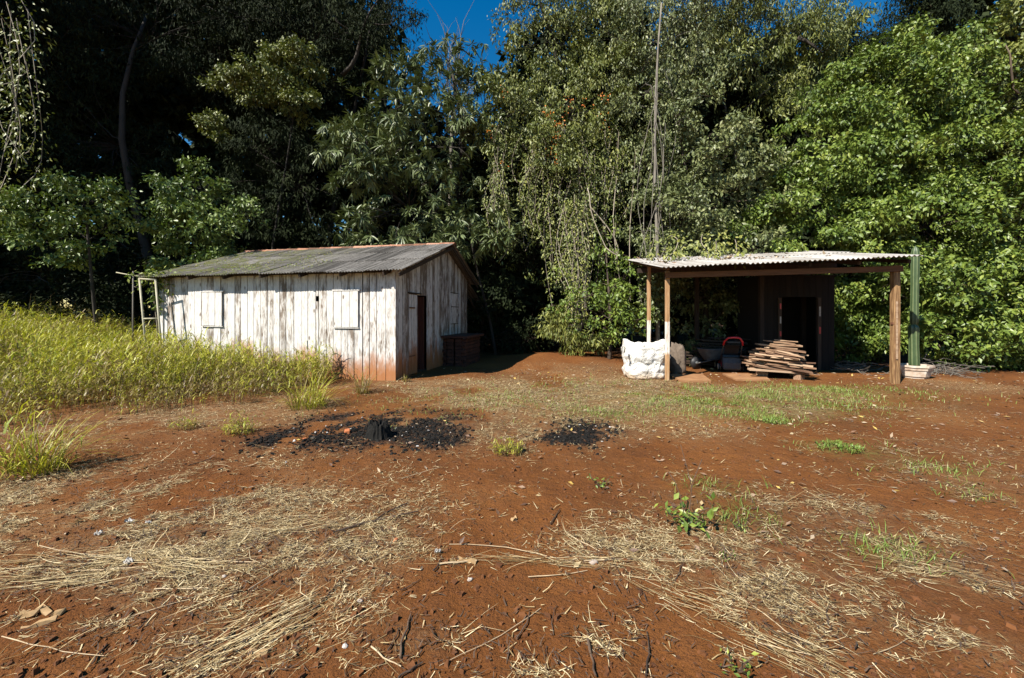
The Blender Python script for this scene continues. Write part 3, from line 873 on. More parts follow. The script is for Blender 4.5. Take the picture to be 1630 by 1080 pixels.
# right: bright thicket
tree('vine_thicket', 'high bright green thicket of broad vine leaves behind the shelter', 'shrub', (12.2, 13.4),
     [B(1330, 250, 13.2, 80, 80, 270), B(1420, 150, 13.4, 95, 70, 300), B(1500, 130, 13.4, 80, 60, 250), B(1420, 270, 12.9, 90, 80, 320), B(1510, 240, 13.0, 80, 80, 280), B(1290, 330, 12.8, 80, 60, 250), B(1380, 360, 12.5, 90, 60, 300), B(1340, 160, 13.8, 50, 60, 130), B(1230, 370, 12.9, 60, 40, 130), B(1460, 90, 13.8, 80, 40, 170)],
     'broad', 'leaf_bright', 'bark_dark', r0=.12, rmin=.55, gap=.24, dens=.66)
tree('vine_thicket', 'leafy wall of shrub behind the cactus reaching to the ground', 'shrub', (13.0, 12.2),
     [B(1480, 360, 12.3, 80, 70, 290), B(1560, 330, 12.4, 70, 80, 270), B(1430, 450, 12.2, 70, 60, 200), B(1510, 460, 11.8, 80, 60, 240), B(1580, 450, 11.8, 60, 70, 200), B(1500, 540, 11.6, 90, 46, 200), B(1590, 540, 11.2, 70, 46, 170), B(1390, 500, 12.8, 50, 60, 100)],
     'ovate', 'leaf_bright', r0=.09, rmin=.5, gap=.26, dens=.8)
tree('edge_tree', 'dull green tree at the right edge with arching bare stems', 'tree', (16.0, 12.4),
     [B(1610, 160, 13, 60, 80, 220), B(1640, 260, 12.6, 50, 80, 180), B(1590, 230, 13.2, 40, 60, 100), B(1625, 60, 13.6, 60, 60, 170), B(1650, 380, 12.4, 50, 80, 170)],
     'ovate', 'leaf_olive', r0=.14, rmin=.45, gap=.30,
     extra=lambda tr, LV: [tr.tube([atd(1640, 262, 11.6), atd(1600, 262, 11.5), atd(1578, 280, 11.5), atd(1580, 305, 11.5)], [.02, .018, .014, .008], 5, .9),
                           tr.tube(bend(atd(1622, 150, 12), atd(1600, 70, 12), 5, .2), [.04, .035, .03, .02, .012], 5, .9)])
tree('conifer', 'dark narrow evergreen crown rising beside the small sky gap at right', 'tree', (16.2, 17.5),
     [B(1455, 20, 17, 36, 60, 150), B(1490, 40, 17, 30, 50, 110), B(1440, 70, 17, 40, 40, 110), B(1480, -40, 17.2, 36, 50, 110)], 'lance', 'leaf_dark', r0=.2, rmin=.3, gap=.26)
tree('feathery_tree', 'thin loose treetop between the two sky gaps at upper right', 'tree', (13.2, 18.0),
     [B(1370, 60, 17, 50, 34, 90), B(1400, 90, 17, 46, 36, 90), B(1340, 90, 17, 36, 40, 70)], 'lance', 'leaf_dark', r0=.14, rmin=.2, gap=.40, lum=.1)
# undergrowth
tree('shrub', 'leafy shrub in dappled sun behind the white bag', 'shrub', (3.2, 13.2),
     [B(960, 500, 13.0, 60, 50, 60), B(985, 450, 13.4, 45, 50, 50), B(1000, 520, 12.6, 34, 40, 34), B(920, 480, 13.8, 50, 60, 40), B(965, 400, 14.2, 50, 50, 26)],
     'ovate', 'leaf_bright', r0=.05, rmin=.35, gap=.38, dens=.6)
tree('shrub', 'low dry scrub at the foot of the vine column at centre', 'shrub', (2.1, 14.2),
     [B(905, 535, 14.0, 34, 26, 50), B(940, 545, 13.8, 30, 18, 40), B(885, 520, 14.3, 26, 30, 36)], 'lance', 'leaf_olive', r0=.03, rmin=.2, gap=.35, lum=.2)
tree('shrub', 'shaded dark shrub in the gap right of the shed', 'shrub', (-.2, 16.8),
     [B(790, 480, 16.5, 60, 60, 90), B(850, 460, 16.5, 60, 70, 110), B(780, 540, 16.0, 60, 40, 60), B(850, 540, 15.6, 50, 36, 60), B(800, 420, 17, 70, 50, 90)], 'ovate', 'leaf_dark', r0=.06, rmin=.2, gap=.34)
tree('shrub', 'dark leafy shrub behind the shelter seen between its left posts', 'shrub', (5.5, 13.6),
     [B(1050, 470, 13.2, 36, 60, 90), B(1110, 480, 13.6, 60, 60, 110), B(1090, 560, 13.2, 60, 30, 60), B(1170, 470, 13.8, 50, 60, 90)], 'ovate', 'leaf_grey', r0=.05, rmin=.25, gap=.34)
tree('shrub', 'dark leafy shrub behind the shelter beside its right post', 'shrub', (10.6, 13.8),
     [B(1350, 480, 13.2, 50, 60, 120), B(1390, 540, 13.0, 40, 40, 70), B(1330, 550, 13.2, 40, 30, 50)], 'ovate', 'leaf_bright', r0=.05, rmin=.25, gap=.34)
tree('shrub', 'shaded undergrowth bush behind the tall grass at far left', 'shrub', (-14.5, 15.0),
     [B(60, 440, 15, 90, 60, 130), B(180, 450, 15.5, 80, 60, 120), B(120, 500, 14.6, 110, 30, 90), B(210, 500, 14.8, 60, 40, 60)], 'ovate', 'leaf_dark', r0=.06, rmin=.2, gap=.34)
#@END_FOREST


# ------------------------------------------------------------------ corrugated sheets
def corrugated(mb, o, u, v, W, Lh, wave=.076, amp=.012, rows=3, tint=.5, thick=.006, sag=0.0):
    """sheet from corner o, W along u (the waves), Lh along v (up the slope)"""
    o = np.array(o, float); u = np.array(u, float); v = np.array(v, float)
    nn = np.cross(u, v); nn = nn / np.linalg.norm(nn)
    n = max(4, int(W / wave * 8))
    s = np.linspace(0, W, n + 1)
    z = amp * np.sin(s / wave * 2 * math.pi)
    P = []
    for face in (0, 1):
        for k in range(rows + 1):
            t = Lh * k / rows
            P.append([o + u * a + v * t + nn * (b + (thick if face == 0 else 0) - sag * math.sin(math.pi * k / rows)) for a, b in zip(s, z)])
    top = np.array(P[:rows + 1]); bot = np.array(P[rows + 1:])
    mb.grid(top, tint)
    mb.grid(bot[::-1], tint)
    # closed rim
    mb.grid(np.stack([bot[0], top[0]]), tint)
    mb.grid(np.stack([top[-1], bot[-1]]), tint)
    mb.grid(np.stack([top[:, 0], bot[:, 0]]), tint)
    mb.grid(np.stack([bot[:, -1], top[:, -1]]), tint)


# ------------------------------------------------------------------ the wooden shed
SROT = math.atan2(-.212, .977)
shed = thing('wooden_shed', 'weathered white plank shed with mossy corrugated roof and closed shutters', 'shed', (-2.735, 9.36, 0.0), SROT)
SL, SD = 6.83, 5.22                # length of the front wall, depth
ZE, ZR, ZB, YR = 2.62, 3.64, 2.77, 3.03   # wall height front, ridge, back, ridge position


def planks(axis, a0, a1, ztop, holes=(), wmin=.17, wmax=.235, th=.024, z0=-.06, breaks=(), seed=1):
    """vertical boards along local x (axis 0, wall at y=0 facing -y) or along y (axis 1, wall at x=0 facing +x)"""
    rg = random.Random(seed)
    mb = MB()
    fixed = sorted(set([a0, a1] + [h[0] for h in holes] + [h[1] for h in holes] + list(breaks)))
    edges = [fixed[0]]
    for b in fixed[1:]:
        while b - edges[-1] > wmax * 1.05:
            step = rg.uniform(wmin, wmax)
            if b - edges[-1] - step < wmin * .45: step = (b - edges[-1]) / 2
            edges.append(edges[-1] + step)
        edges.append(b)
    for i in range(len(edges) - 1):
        x0, x1 = edges[i], edges[i + 1]
        g = rg.uniform(.009, .015) if rg.random() < .7 else rg.uniform(.015, .026)
        xa, xb = x0 + g * .5, x1 - g * .5
        off = rg.uniform(-.005, .005)
        tint = rg.random()
        zs = [(z0, None)]
        for h in holes:
            if xa >= h[0] - 1e-4 and xb <= h[1] + 1e-4:
                zs = [(z0, h[2]), (h[3], None)] if h[2] > z0 else [(h[3], None)]
        lean = rg.uniform(-.003, .003)
        for za, zb in zs:
            ta = zb if zb is not None else ztop(xa)
            tb = zb if zb is not None else ztop(xb)
            vs = []
            for d in (off, off - th):
                for (x, z, l) in ((xa, za, 0), (xb, za, 0), (xb, tb, lean), (xa, ta, lean)):
                    if axis == 0: vs.append((x + l, -d - th * .5, z))
                    else: vs.append((d + th * .5, x + l, z))
            F = [(0, 1, 2, 3), (7, 6, 5, 4), (1, 0, 4, 5), (2, 1, 5, 6), (3, 2, 6, 7), (0, 3, 7, 4)]
            mb.add(vs, F, tint)
    return mb


VH = [(-2.09, -2.005, 1.87, 2.0)]
planks(0, -SL, 0.0, lambda x: ZE + .02, VH, seed=5).build('front_wall', M['plank_front'], shed)


def gable(y):
    return ZE + (ZR - ZE) * y / YR if y < YR else ZR - (ZR - ZB) * (y - YR) / (SD - YR)


planks(1, 0.015, SD, gable, [(1.2, 1.8, -.1, 2.06), (.70, 1.2, -.1, 2.08)], .15, .2, seed=8).build('gable_wall', M['plank_side'], shed)
bw = MB(); bw.box((-SL / 2, SD - .02, ZB / 2), (SL, .03, ZB), tint=.4)
bw.build('back_wall', M['wood_dark'], shed)
ew = planks(1, 0.015, SD, gable, [], .16, .21, seed=12)
ew.v = [(x - SL, y, z) for x, y, z in ew.v]
ew.build('end_wall', M['plank_side'], shed)
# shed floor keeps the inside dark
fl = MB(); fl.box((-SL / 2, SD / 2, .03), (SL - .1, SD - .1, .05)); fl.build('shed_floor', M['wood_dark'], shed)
# corner boards
cb = MB(); cb.box((.0, -.034, ZE / 2 - .02), (.10, .02, ZE), tint=.55)
cb.build('corner_board', M['plank_front'], shed)
cb = MB(); cb.box((-SL + .03, -.036, ZE / 2 - .02), (.12, .022, ZE), tint=.3)
cb.build('corner_board', M['plank_front'], shed)


def shutter(x0, x1, z0, z1, seed, mat, side=False, label=None):
    rg = random.Random(seed)
    mb = MB(); n = 3; wd = (x1 - x0) / n
    for i in range(n):
        a, b = x0 + i * wd + .007, x0 + (i + 1) * wd - .007
        t = rg.random() * .6
        dz = rg.uniform(-.006, .006)
        if side: mb.box((.022 + rg.uniform(0, .004), (a + b) / 2, (z0 + z1) / 2 + dz), (.02, b - a, z1 - z0), tint=t)
        else: mb.box(((a + b) / 2, -.042 - rg.uniform(0, .004), (z0 + z1) / 2 + dz), (b - a, .022, z1 - z0), tint=t)
    s = mb.build('shutter', mat, shed)
    if label: s['label'] = label
    f = MB()
    if side:
        for zc, th_, xo in ((z1 + .025, .022, .021), (z0 - .022, .02, .021), ((z0 + z1) / 2 + .05, .025, .036)):
            f = MB(); f.box((xo, (x0 + x1) / 2, zc), (.018 if xo < .03 else .008, x1 - x0 + .05, th_), tint=.9)
            f.build('frame_bar', M['wood_dark'], s)
        return s
    else:
        f.box(((x0 + x1) / 2, -.046, z1 + .032), (x1 - x0 + .07, .028, .03), tint=.35)
        f.box(((x0 + x1) / 2, -.040, z0 - .02), (x1 - x0 + .03, .02, .018), tint=.45)
        f.box((x0 - .018, -.040, (z0 + z1) / 2 + .004), (.016, .014, z1 - z0 + .02), tint=1.0)
    f.build('frame', M['wood_dark'] if side else mat, s)
    return s


shutter(-5.46, -4.82, 1.26, 2.12, 2, M['shutter'], label='paler left shutter of three boards')
shutter(-1.57, -.913, 1.25, 2.10, 3, M['shutter'], label='right shutter with peeling paint')
shutter(3.60, 4.24, 1.27, 2.23, 4, M['plank_side'], True)
# door: plank leaf and a dark red inner leaf standing ajar
dl = planks(1, .715, 1.19, lambda y: 2.06, [], .13, .17, z0=.04, seed=31)
door = dl.build('door', M['plank_side'], shed)
for z in (1.72, .5):
    hg = MB(); hg.box((.026, .86, z), (.012, .30, .035)); hg.build('hinge', M['rust'], door)
hg = MB()
hg.tube([(.03, 1.14, 1.1), (.05, 1.14, 1.1), (.05, 1.14, 1.0), (.03, 1.14, 1.0)], .007, 6)
hg.build('handle', M['rust'], door)
lt = MB(); lt.box((.03, 1.0, 2.095), (.03, .74, .03)); lt.build('door_lintel', M['wood_dark'], shed)
il = MB()
for k in range(3): il.box((-.06 - .07 * k, 1.66 + .012 * k - .04 * k, 1.03), (.068, .035, 2.0), tint=.3 + .2 * k)
il.build('inner_door', M['door_red'], shed)
# roof: sheets, ridge tiles, rafters
sf = (ZR - ZE) / YR; sb = (ZR - ZB) / (SD - YR)
vf = np.array([0, 1, sf]) / math.hypot(1, sf)
vb = np.array([0, -1, sb]) / math.hypot(1, sb)
OX0, OX1, OF, OB = -SL - .34, .34, .36, .42
ncol = 8; cw = (OX1 - OX0) / ncol
rg = random.Random(4)
LF = (YR + OF) * math.hypot(1, sf)
for r, (a, b) in enumerate(((0.0, LF * .36), (LF * .33, LF * .69), (LF * .66, LF * 1.0))):
    for c in range(ncol):
        mb = MB()
        lift = .035 + .013 * (c % 2) + .016 * r + rg.uniform(-.003, .004)
        o = np.array([OX0 + c * cw - .02, -OF, ZE - OF * sf]) + vf * (a + rg.uniform(-.025, .025)) + np.array([0, 0, lift])
        uu = np.array([1, rg.uniform(-.004, .004), rg.uniform(-.006, .006)])
        corrugated(mb, o, uu / np.linalg.norm(uu), vf, cw + .05, b - a, tint=rg.random(), sag=.004)
        mb.build('roof_sheet', M['roof'], shed, True)
LB = (SD - YR + OB) * math.hypot(1, sb)
for c in range(ncol):
    mb = MB()
    o = np.array([OX0 + (c + 1) * cw + .02, SD + OB, ZB - OB * sb + .035 + .013 * (c % 2)])
    corrugated(mb, o, np.array([-1.0, 0, 0]), vb, cw + .05, LB, tint=rg.random())
    mb.build('roof_sheet', M['roof'], shed, True)
nt_ = 18; tw = (OX1 - OX0) / nt_
for k in range(nt_):
    mb = MB()
    x0 = OX0 + k * tw - .02; x1 = x0 + tw + .05
    P = []
    for (x, r) in ((x0, .135), (x0 + .03, .128), (x1 - .02, .112), (x1, .110)):
        P.append([(x, YR + r * math.cos(a) * 1.05, ZR + .025 + r * math.sin(a) * .72 + rg.uniform(-.002, .002)) for a in np.linspace(-.25, math.pi + .25, 9)])
    mb.grid(P, rg.random())
    Pi = [[(p[0], YR + (p[1] - YR) * .88, p[2] - .016) for p in row] for row in P]
    mb.grid(Pi[::-1], .3)
    mb.grid([P[0], Pi[0]], .3); mb.grid([Pi[-1], P[-1]], .3)
    mb.build('ridge_tile', M['tile'], shed, True)
for k in range(7):
    x = -SL + .12 + (SL - .24) * k / 6
    mb = MB()
    a = np.array([x, -OF + .06, ZE - (OF - .06) * sf - .045]); b = np.array([x, YR, ZR - .045])
    rot = Matrix(((1, 0, 0), (0, vf[1], -vf[2]), (0, vf[2], vf[1])))
    mb.box((a + b) / 2, (.05, float(np.linalg.norm(b - a)), .085), rot, rg.random())
    mb.build('rafter', M['wood_dark'], shed)
for side, (ya, za, yb, zb) in enumerate(((-OF + .02, ZE - OF * sf - .03, YR, ZR - .03), (YR, ZR - .03, SD + OB - .02, ZB - OB * sb - .03))):
    mb = MB()
    L_ = math.hypot(yb - ya, zb - za); an = math.atan2(zb - za, yb - ya)
    mb.box((.29, (ya + yb) / 2, (za + zb) / 2 - .03), (.03, L_, .085), Matrix.Rotation(an, 3, 'X'), .4)
    mb.build('bargeboard', M['wood_dark'], shed)
# plate under the eaves
mb = MB(); mb.box((-SL / 2, -.075, ZE - .055), (SL - .1, .05, .07), tint=.5); mb.build('wall_plate', M['wood_dark'], shed)
# lean-to roof on the back
mb = MB()
corrugated(mb, (.1, SD + 2.2, 1.75), np.array([-1.0, 0, 0]), nrm(np.array([0, -1, .42])), 3.6, 2.3, tint=.2)
mb.build('lean_to_roof', M['roof'], shed, True)
for x in (0.0, -3.4):
    mb = MB(); mb.box((x, SD + 2.05, .85), (.09, .09, 1.75)); mb.build('lean_to_post', M['wood_dark'], shed)
mb = MB(); mb.tube([(.06, SD + .05, 2.2), (.06, SD + 1.7, 1.2)], .03, 6); mb.build('brace', M['wood_dark'], shed)

# low brick counter beside the gable wall
def shed_pt(x, y, z=0.0):
    c, s = math.cos(SROT), math.sin(SROT)
    return np.array([-2.735 + c * x - s * y, 9.36 + s * x + c * y, z])


p = shed_pt(.42, 3.7); p[2] = g1(p[0], p[1]) - .02
bc = thing('brick_counter', 'low brick counter with a red slab against the shaded gable wall', 'counter', p, SROT)
mb = MB()
for r in range(8):
    for k in range(6):
        mb.bevbox((-.32 + .0, -.75 + .25 * k + (.06 if r % 2 else 0), .055 + .105 * r), (.12, .235, .092), .008, tint=random.random())
        mb.bevbox((.28, -.75 + .25 * k + (.06 if r % 2 else 0), .055 + .105 * r), (.12, .235, .092), .008, tint=random.random())
    for k in range(2):
        mb.bevbox((-.13 + .25 * k, -.82, .055 + .105 * r), (.2, .11, .092), .008, tint=random.random())
mb.build('base', M['dark_brick'], bc)
mb = MB(); mb.bevbox((0, -.04, .90), (.86, 1.78, .07), .012); mb.build('top', M['dark_brick'], bc)

# creeper over the left eave and leaf litter / moss tufts on the roof
p = shed_pt(-SL - .15, -.30); p[2] = 0
cr = thing('creeper', 'yellow green creeper spilling over the left end of the shed eave', 'vine', p)
LV = Leaves(); mb = MB()
base_top = shed_pt(-SL - .1, -.2, 2.62)
mb.tube(bend(shed_pt(-SL - .12, -.1, 0.0), base_top, 7, .06), .014, 5)
for k in range(16):
    e = shed_pt(-SL - .3 + random.uniform(-.25, .9), -.25 + random.uniform(-.2, .35), 2.58 + random.uniform(-.45, .2))
    if e[2] > 2.6: e[2] = 2.6 + random.uniform(-.02, .12)
    pts = bend(base_top, e, 5, .3)
    mb.tube(pts, .006, 4, cap=False)
    n = 14
    pp = np.array(pts)[RS.randint(1, 5, n)] + RS.normal(size=(n, 3)) * .07
    LV.add(pp, nrm(RS.normal(size=(n, 3)) + np.array([0, -.5, -.6])), nrm(RS.normal(size=(n, 3)) * .6 + np.array([-.4, -.5, .8])), .11 * (.7 + .6 * RS.rand(n)), .5, .4 + .6 * RS.rand(n), droop=.1)
for k in range(5):
    e = shed_pt(-SL - .05 + random.uniform(-.12, .1), -.12, random.uniform(1.5, 2.5))
    n = 22
    LV.add(e + RS.normal(size=(n, 3)) * np.array([.08, .05, .16]), nrm(RS.normal(size=(n, 3)) + np.array([0, -.5, -.8])), nrm(RS.normal(size=(n, 3)) * .6 + np.array([-.4, -.6, .6])), .12, .5, RS.rand(n), droop=.1)
mb.build('stem', M['stem'], cr, origin=p); LV.build('leaves', M['leaf_bright'], cr, origin=p)

LV = Leaves(); n = 2200
tx = RS.rand(n) ** .75; lx = -SL - .1 + (1 - tx) * 4.6 if False else -SL - .2 + 4.9 * (1 - tx)
ly = -.3 + 3.0 * RS.rand(n)
keep = fbm(lx * 1.4, ly * 1.7, 71, 3) > .47
lx, ly = lx[keep], ly[keep]; n = len(lx)
P = np.stack([shed_pt(a, b, ZE + sf * b + .075) for a, b in zip(lx, ly)])
LV.add(P, nrm(RS.normal(size=(n, 3)) * np.array([1, 1, .25]) + np.array([0, 0, .15])), nrm(RS.normal(size=(n, 3)) * .5 + np.array([-.2, -.3, 1])), .05 * (.4 + RS.rand(n)), .45, RS.rand(n) ** 1.6 * .8, droop=0)
tag(LV.build('moss', M['grass_short']), 'moss and leaf litter scattered over the left half of the shed roof', 'moss', kind='stuff')

# ------------------------------------------------------------------ pipe frame and line pole at the left end of the shed
p = atd(240, 560, 10.25); p[2] = g1(p[0], p[1])
pf = thing('pipe_frame', 'leaning cream pipe frame with one rung at the left end of the shed', 'frame', p)
a1, a2 = atd(222, 444, 10.3), atd(236.5, 600, 10.2); b1, b2 = atd(247.5, 446, 10.3), atd(261, 600, 10.2)
mb = MB(); mb.tube([a1, a2], .024, 10); mb.build('upright', M['pipe'], pf, True, origin=p)
mb = MB(); mb.tube([b1, b2], .024, 10); mb.build('upright', M['pipe'], pf, True, origin=p)
mb = MB(); mb.tube([a1 + (b1 - a1) * -.03, b1 + (b1 - a1) * .05], .023, 10); mb.build('top_bar', M['pipe'], pf, True, origin=p)
mb = MB(); mb.tube([a1 + (a2 - a1) * .41, b1 + (b2 - b1) * .40], .018, 10); mb.build('rung', M['pipe'], pf, True, origin=p)
p = atd(211, 560, 11.2); p[2] = g1(p[0], p[1]) - .05
lp = thing('line_pole', 'thin grey pole with a slanting rod left of the pipe frame', 'pole', p)
mb = MB(); mb.tube([p, atd(212, 432, 11.2)], [.022, .018], 7, .6); mb.build('pole', M['bark_grey'], lp, True, origin=p)
mb = MB(); mb.tube([atd(185, 434, 11.1), atd(212, 439, 11.15), atd(240, 442, 11.1)], .014, 6, .9); mb.build('rod', M['pipe'], lp, True, origin=p)

# ------------------------------------------------------------------ the open shelter
HROT = math.atan2(-.35, 5.01)
sh = thing('open_shelter', 'open sided shelter of timber posts under a pale corrugated lean roof', 'shelter', (3.65, 9.45, 0.0), HROT)
hc, hs = math.cos(HROT), math.sin(HROT)


def sl(p):
    """world to shelter coordinates"""
    x, y = p[0] - 3.65, p[1] - 9.45
    return np.array([hc * x + hs * y, -hs * x + hc * y, p[2]])


def post(name, x, y, ztop, wx, mat, jitter=.004):
    mb = MB()
    n = 7; P = []
    for k in range(n):
        z = -.1 + (ztop + .1) * k / (n - 1)
        dx, dy = random.uniform(-jitter, jitter), random.uniform(-jitter, jitter)
        c = wx / 2; e = c * .78
        P.append([(x + dx + a, y + dy + b, z) for a, b in ((-e, -c), (e, -c), (c, -e), (c, e), (e, c), (-e, c), (-c, e), (-c, -e))])
    mb.grid(P, random.random(), closed=True)
    mb.add([tuple(q) for q in P[-1]], [tuple(range(8))], .5)
    return mb.build(name, mat, sh)


def mat_post_white():
    m, t, p, out = new_mat('post_white_foot')
    a = attr(t)
    g = noise(t, coords(t, (9, 9, .6), a), 4.0, 7, .66)
    c = ramp(t, g, [(.3, (.17, .085, .035)), (.5, (.34, .19, .085)), (.7, (.50, .36, .22))])
    tc = t.nodes.new('ShaderNodeTexCoord'); sx = t.nodes.new('ShaderNodeSeparateXYZ'); t.links.new(tc.outputs['Object'], sx.inputs[0])
    z = math_(t, 'ADD', sx.outputs[2], math_(t, 'MULTIPLY', math_(t, 'SUBTRACT', noise(t, coords(t, (8, 8, 3), a), 3, 5, .7), .5), .16))
    band = ramp(t, z, [(.62, (0, 0, 0)), (.68, (1, 1, 1)), (1.30, (1, 1, 1)), (1.34, (0, 0, 0))])
    # ramps only span 0..1, so halve the height first
    band = ramp(t, math_(t, 'MULTIPLY', z, .5), [(.30, (0, 0, 0)), (.34, (.9, .9, .9)), (.685, (.9, .9, .9)), (.70, (0, 0, 0))])
    c = mix(t, math_(t, 'MULTIPLY', band, ramp(t, g, [(.36, (0, 0, 0)), (.46, (1, 1, 1))])), c, (.66, .62, .56))
    t.links.new(c, p.inputs['Base Color']); p.inputs['Roughness'].default_value = .85
    bump(t, p, g, .4, .006)
    return m


M['post_white'] = mat_post_white()
q = post('post', 0, 0, 2.56, .092, M['post_white']); q['label'] = 'front left post with a whitewashed middle'
q = post('post', .12, 2.05, 2.95, .095, M['post_white']); q['label'] = 'rear left post, slimmer and pale'
q = post('post', 5.03, .0, 2.66, .138, M['wood_post']); q['label'] = 'stout front right post with weathered grey face'
rs_ = MB(); rs_.box((4.96, -.02, 1.35), (.04, .06, .05)); rs_.build('bracket', M['rust'], q)
strip = MB(); strip.box((5.0, -.085, 1.2), (.035, .016, 1.3), tint=.8); strip.build('strip', M['wood_raw'], q)
post('post', 5.05, 3.2, 3.05, .12, M['wood_dark'])
post('post', 1.9, 3.25, 3.0, .12, M['wood_dark'])
q = post('post', 2.55 + .62, 2.0, 2.9, .12, M['wood_dark'])  # dark wood in place of beam wood to deepen the shelter's shade
# beams
mb = MB(); mb.box((2.52, -.085, 2.52), (5.2, .05, .125), Matrix.Rotation(-.022, 3, 'Y'), .5); mb.build('front_beam', M['wood_beam'], sh)
mb = MB(); mb.box((2.5, 2.05, 2.86), (5.4, .06, .13), Matrix.Rotation(-.022, 3, 'Y'), .4); mb.build('middle_beam', M['wood_dark'], sh)
mb = MB(); mb.box((2.5, 3.25, 3.04), (5.4, .06, .13), Matrix.Rotation(-.02, 3, 'Y'), .4); mb.build('rear_beam', M['wood_dark'], sh)
for k in range(6):
    x = -.05 + 5.2 * k / 5
    zf = 2.615 + .022 * x
    mb = MB(); mb.box((x, 1.5, zf + .17 * 1.45 + .035), (.055, 3.5, .08), Matrix.Rotation(math.atan(.17), 3, 'X'), random.random())
    mb.build('rafter', M['wood_beam'] if k == 0 else M['wood_dark'], sh)
# roof sheets: front edge from the left corner to the right corner
A = sl(np.array(atd(1056, 426, 8.98))); Bq = sl(np.array(atd(1466, 408, 8.62)))
uu = nrm(Bq - A); W = float(np.linalg.norm(Bq - A))
slope = nrm(np.array([0.0, 1.0, .175]))
nc = 6; cw = W / nc
for r in range(2):
    for c in range(nc):
        mb = MB()
        o = A + uu * (c * cw - .01) + slope * (r * 1.95) + np.array([0, 0, .012 * (c % 2) + .016 * r + random.uniform(-.004, .004)]) + np.array([0, random.uniform(-.03, .03), 0])
        u2 = nrm(uu + np.array([0, random.uniform(-.004, .004), random.uniform(-.006, .006)]))
        corrugated(mb, o, u2, slope, cw + .04, 2.12, wave=.105, amp=.017, tint=random.random())
        mb.build('roof_sheet', M['roof_pale'], sh, True)
# dead leaves lying on the shelter roof
LV = Leaves(); n = 900
tx = RS.rand(n); lx = np.where(RS.rand(n) < .7, .1 + 3.2 * tx, 5.2 * tx); ly = .6 + 2.9 * RS.rand(n)
keep = fbm(lx * 1.5, ly * 1.2, 77, 3) > .45
lx, ly = lx[keep], ly[keep]; n = len(lx)
P = np.stack([np.array([3.65 + hc * a - hs * b, 9.45 + hs * a + hc * b, A[2] + uu[2] * a + .175 * (b + .3) + .045]) for a, b in zip(lx, ly)])
LV.add(P, nrm(RS.normal(size=(n, 3)) * np.array([1, 1, .35])), nrm(RS.normal(size=(n, 3)) * .5 + np.array([0, -.3, 1])), .12 * (.5 + RS.rand(n)), .5, RS.rand(n) * .85)
tag(LV.build('leaf_litter', M['litter']), 'dead leaves lying on the pale roof of the shelter', 'dead leaves', kind='stuff')
# creepers reaching from the bush onto the roof's left end
vines('trailing_creeper', 'yellowish creeper trailing over the left end of the shelter roof',
      [(atd(1040 + 26 * k, 385 + random.uniform(-14, 6), 11.8), atd(1048 + 26 * k + random.uniform(-20, 20), 412 + random.uniform(-3, 3), 10.9 + random.uniform(-.5, .5))) for k in range(6)], 'leaf_olive', .11, .5, 60, .14, lum=.2)

# plank booth at the back of the shelter, its shade put into the wood colour
p = atd(1272, 590, 11.15); p[2] = g1(p[0], p[1])
bo = thing('plank_booth', 'dark plank booth with an open doorway at the back of the shelter', 'booth', p, HROT)
bo.scale = (.80, .85, .95)
mb = MB()
for k in range(12):
    x = -1.15 + .2 * k
    if -.62 < x < .60: mb.box((x, 0, 2.42), (.19, .025, .6), tint=random.random())
    else: mb.box((x, 0, 1.35), (.19, .025, 2.75), tint=random.random())
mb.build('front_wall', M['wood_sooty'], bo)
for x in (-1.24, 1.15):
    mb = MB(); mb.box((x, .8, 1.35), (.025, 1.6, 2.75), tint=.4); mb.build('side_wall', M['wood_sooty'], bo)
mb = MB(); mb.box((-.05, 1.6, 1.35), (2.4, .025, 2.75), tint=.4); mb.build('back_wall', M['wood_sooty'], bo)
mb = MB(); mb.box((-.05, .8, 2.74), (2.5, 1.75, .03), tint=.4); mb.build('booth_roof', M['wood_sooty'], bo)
for x in (-.66, .64):
    mb = MB(); mb.box((x, -.03, 1.05), (.11, .05, 2.1), tint=.7)
    jb = mb.build('door_jamb', M['wood_dark'], bo)
    # scraps of red and pale paper stuck on the jambs
    for k, (z, h, c) in enumerate(((1.85, .16, 'red_paint'), (1.45, .20, 'ashwhite'), (1.05, .14, 'red_paint')) if x < 0 else ((1.7, .28, 'ashwhite'), (1.15, .2, 'red_paint'))):
        s2 = MB(); s2.box((x + .01, -.059, z), (.05, .004, h), tint=.2)
        s2.build('sticker', M[c], jb)

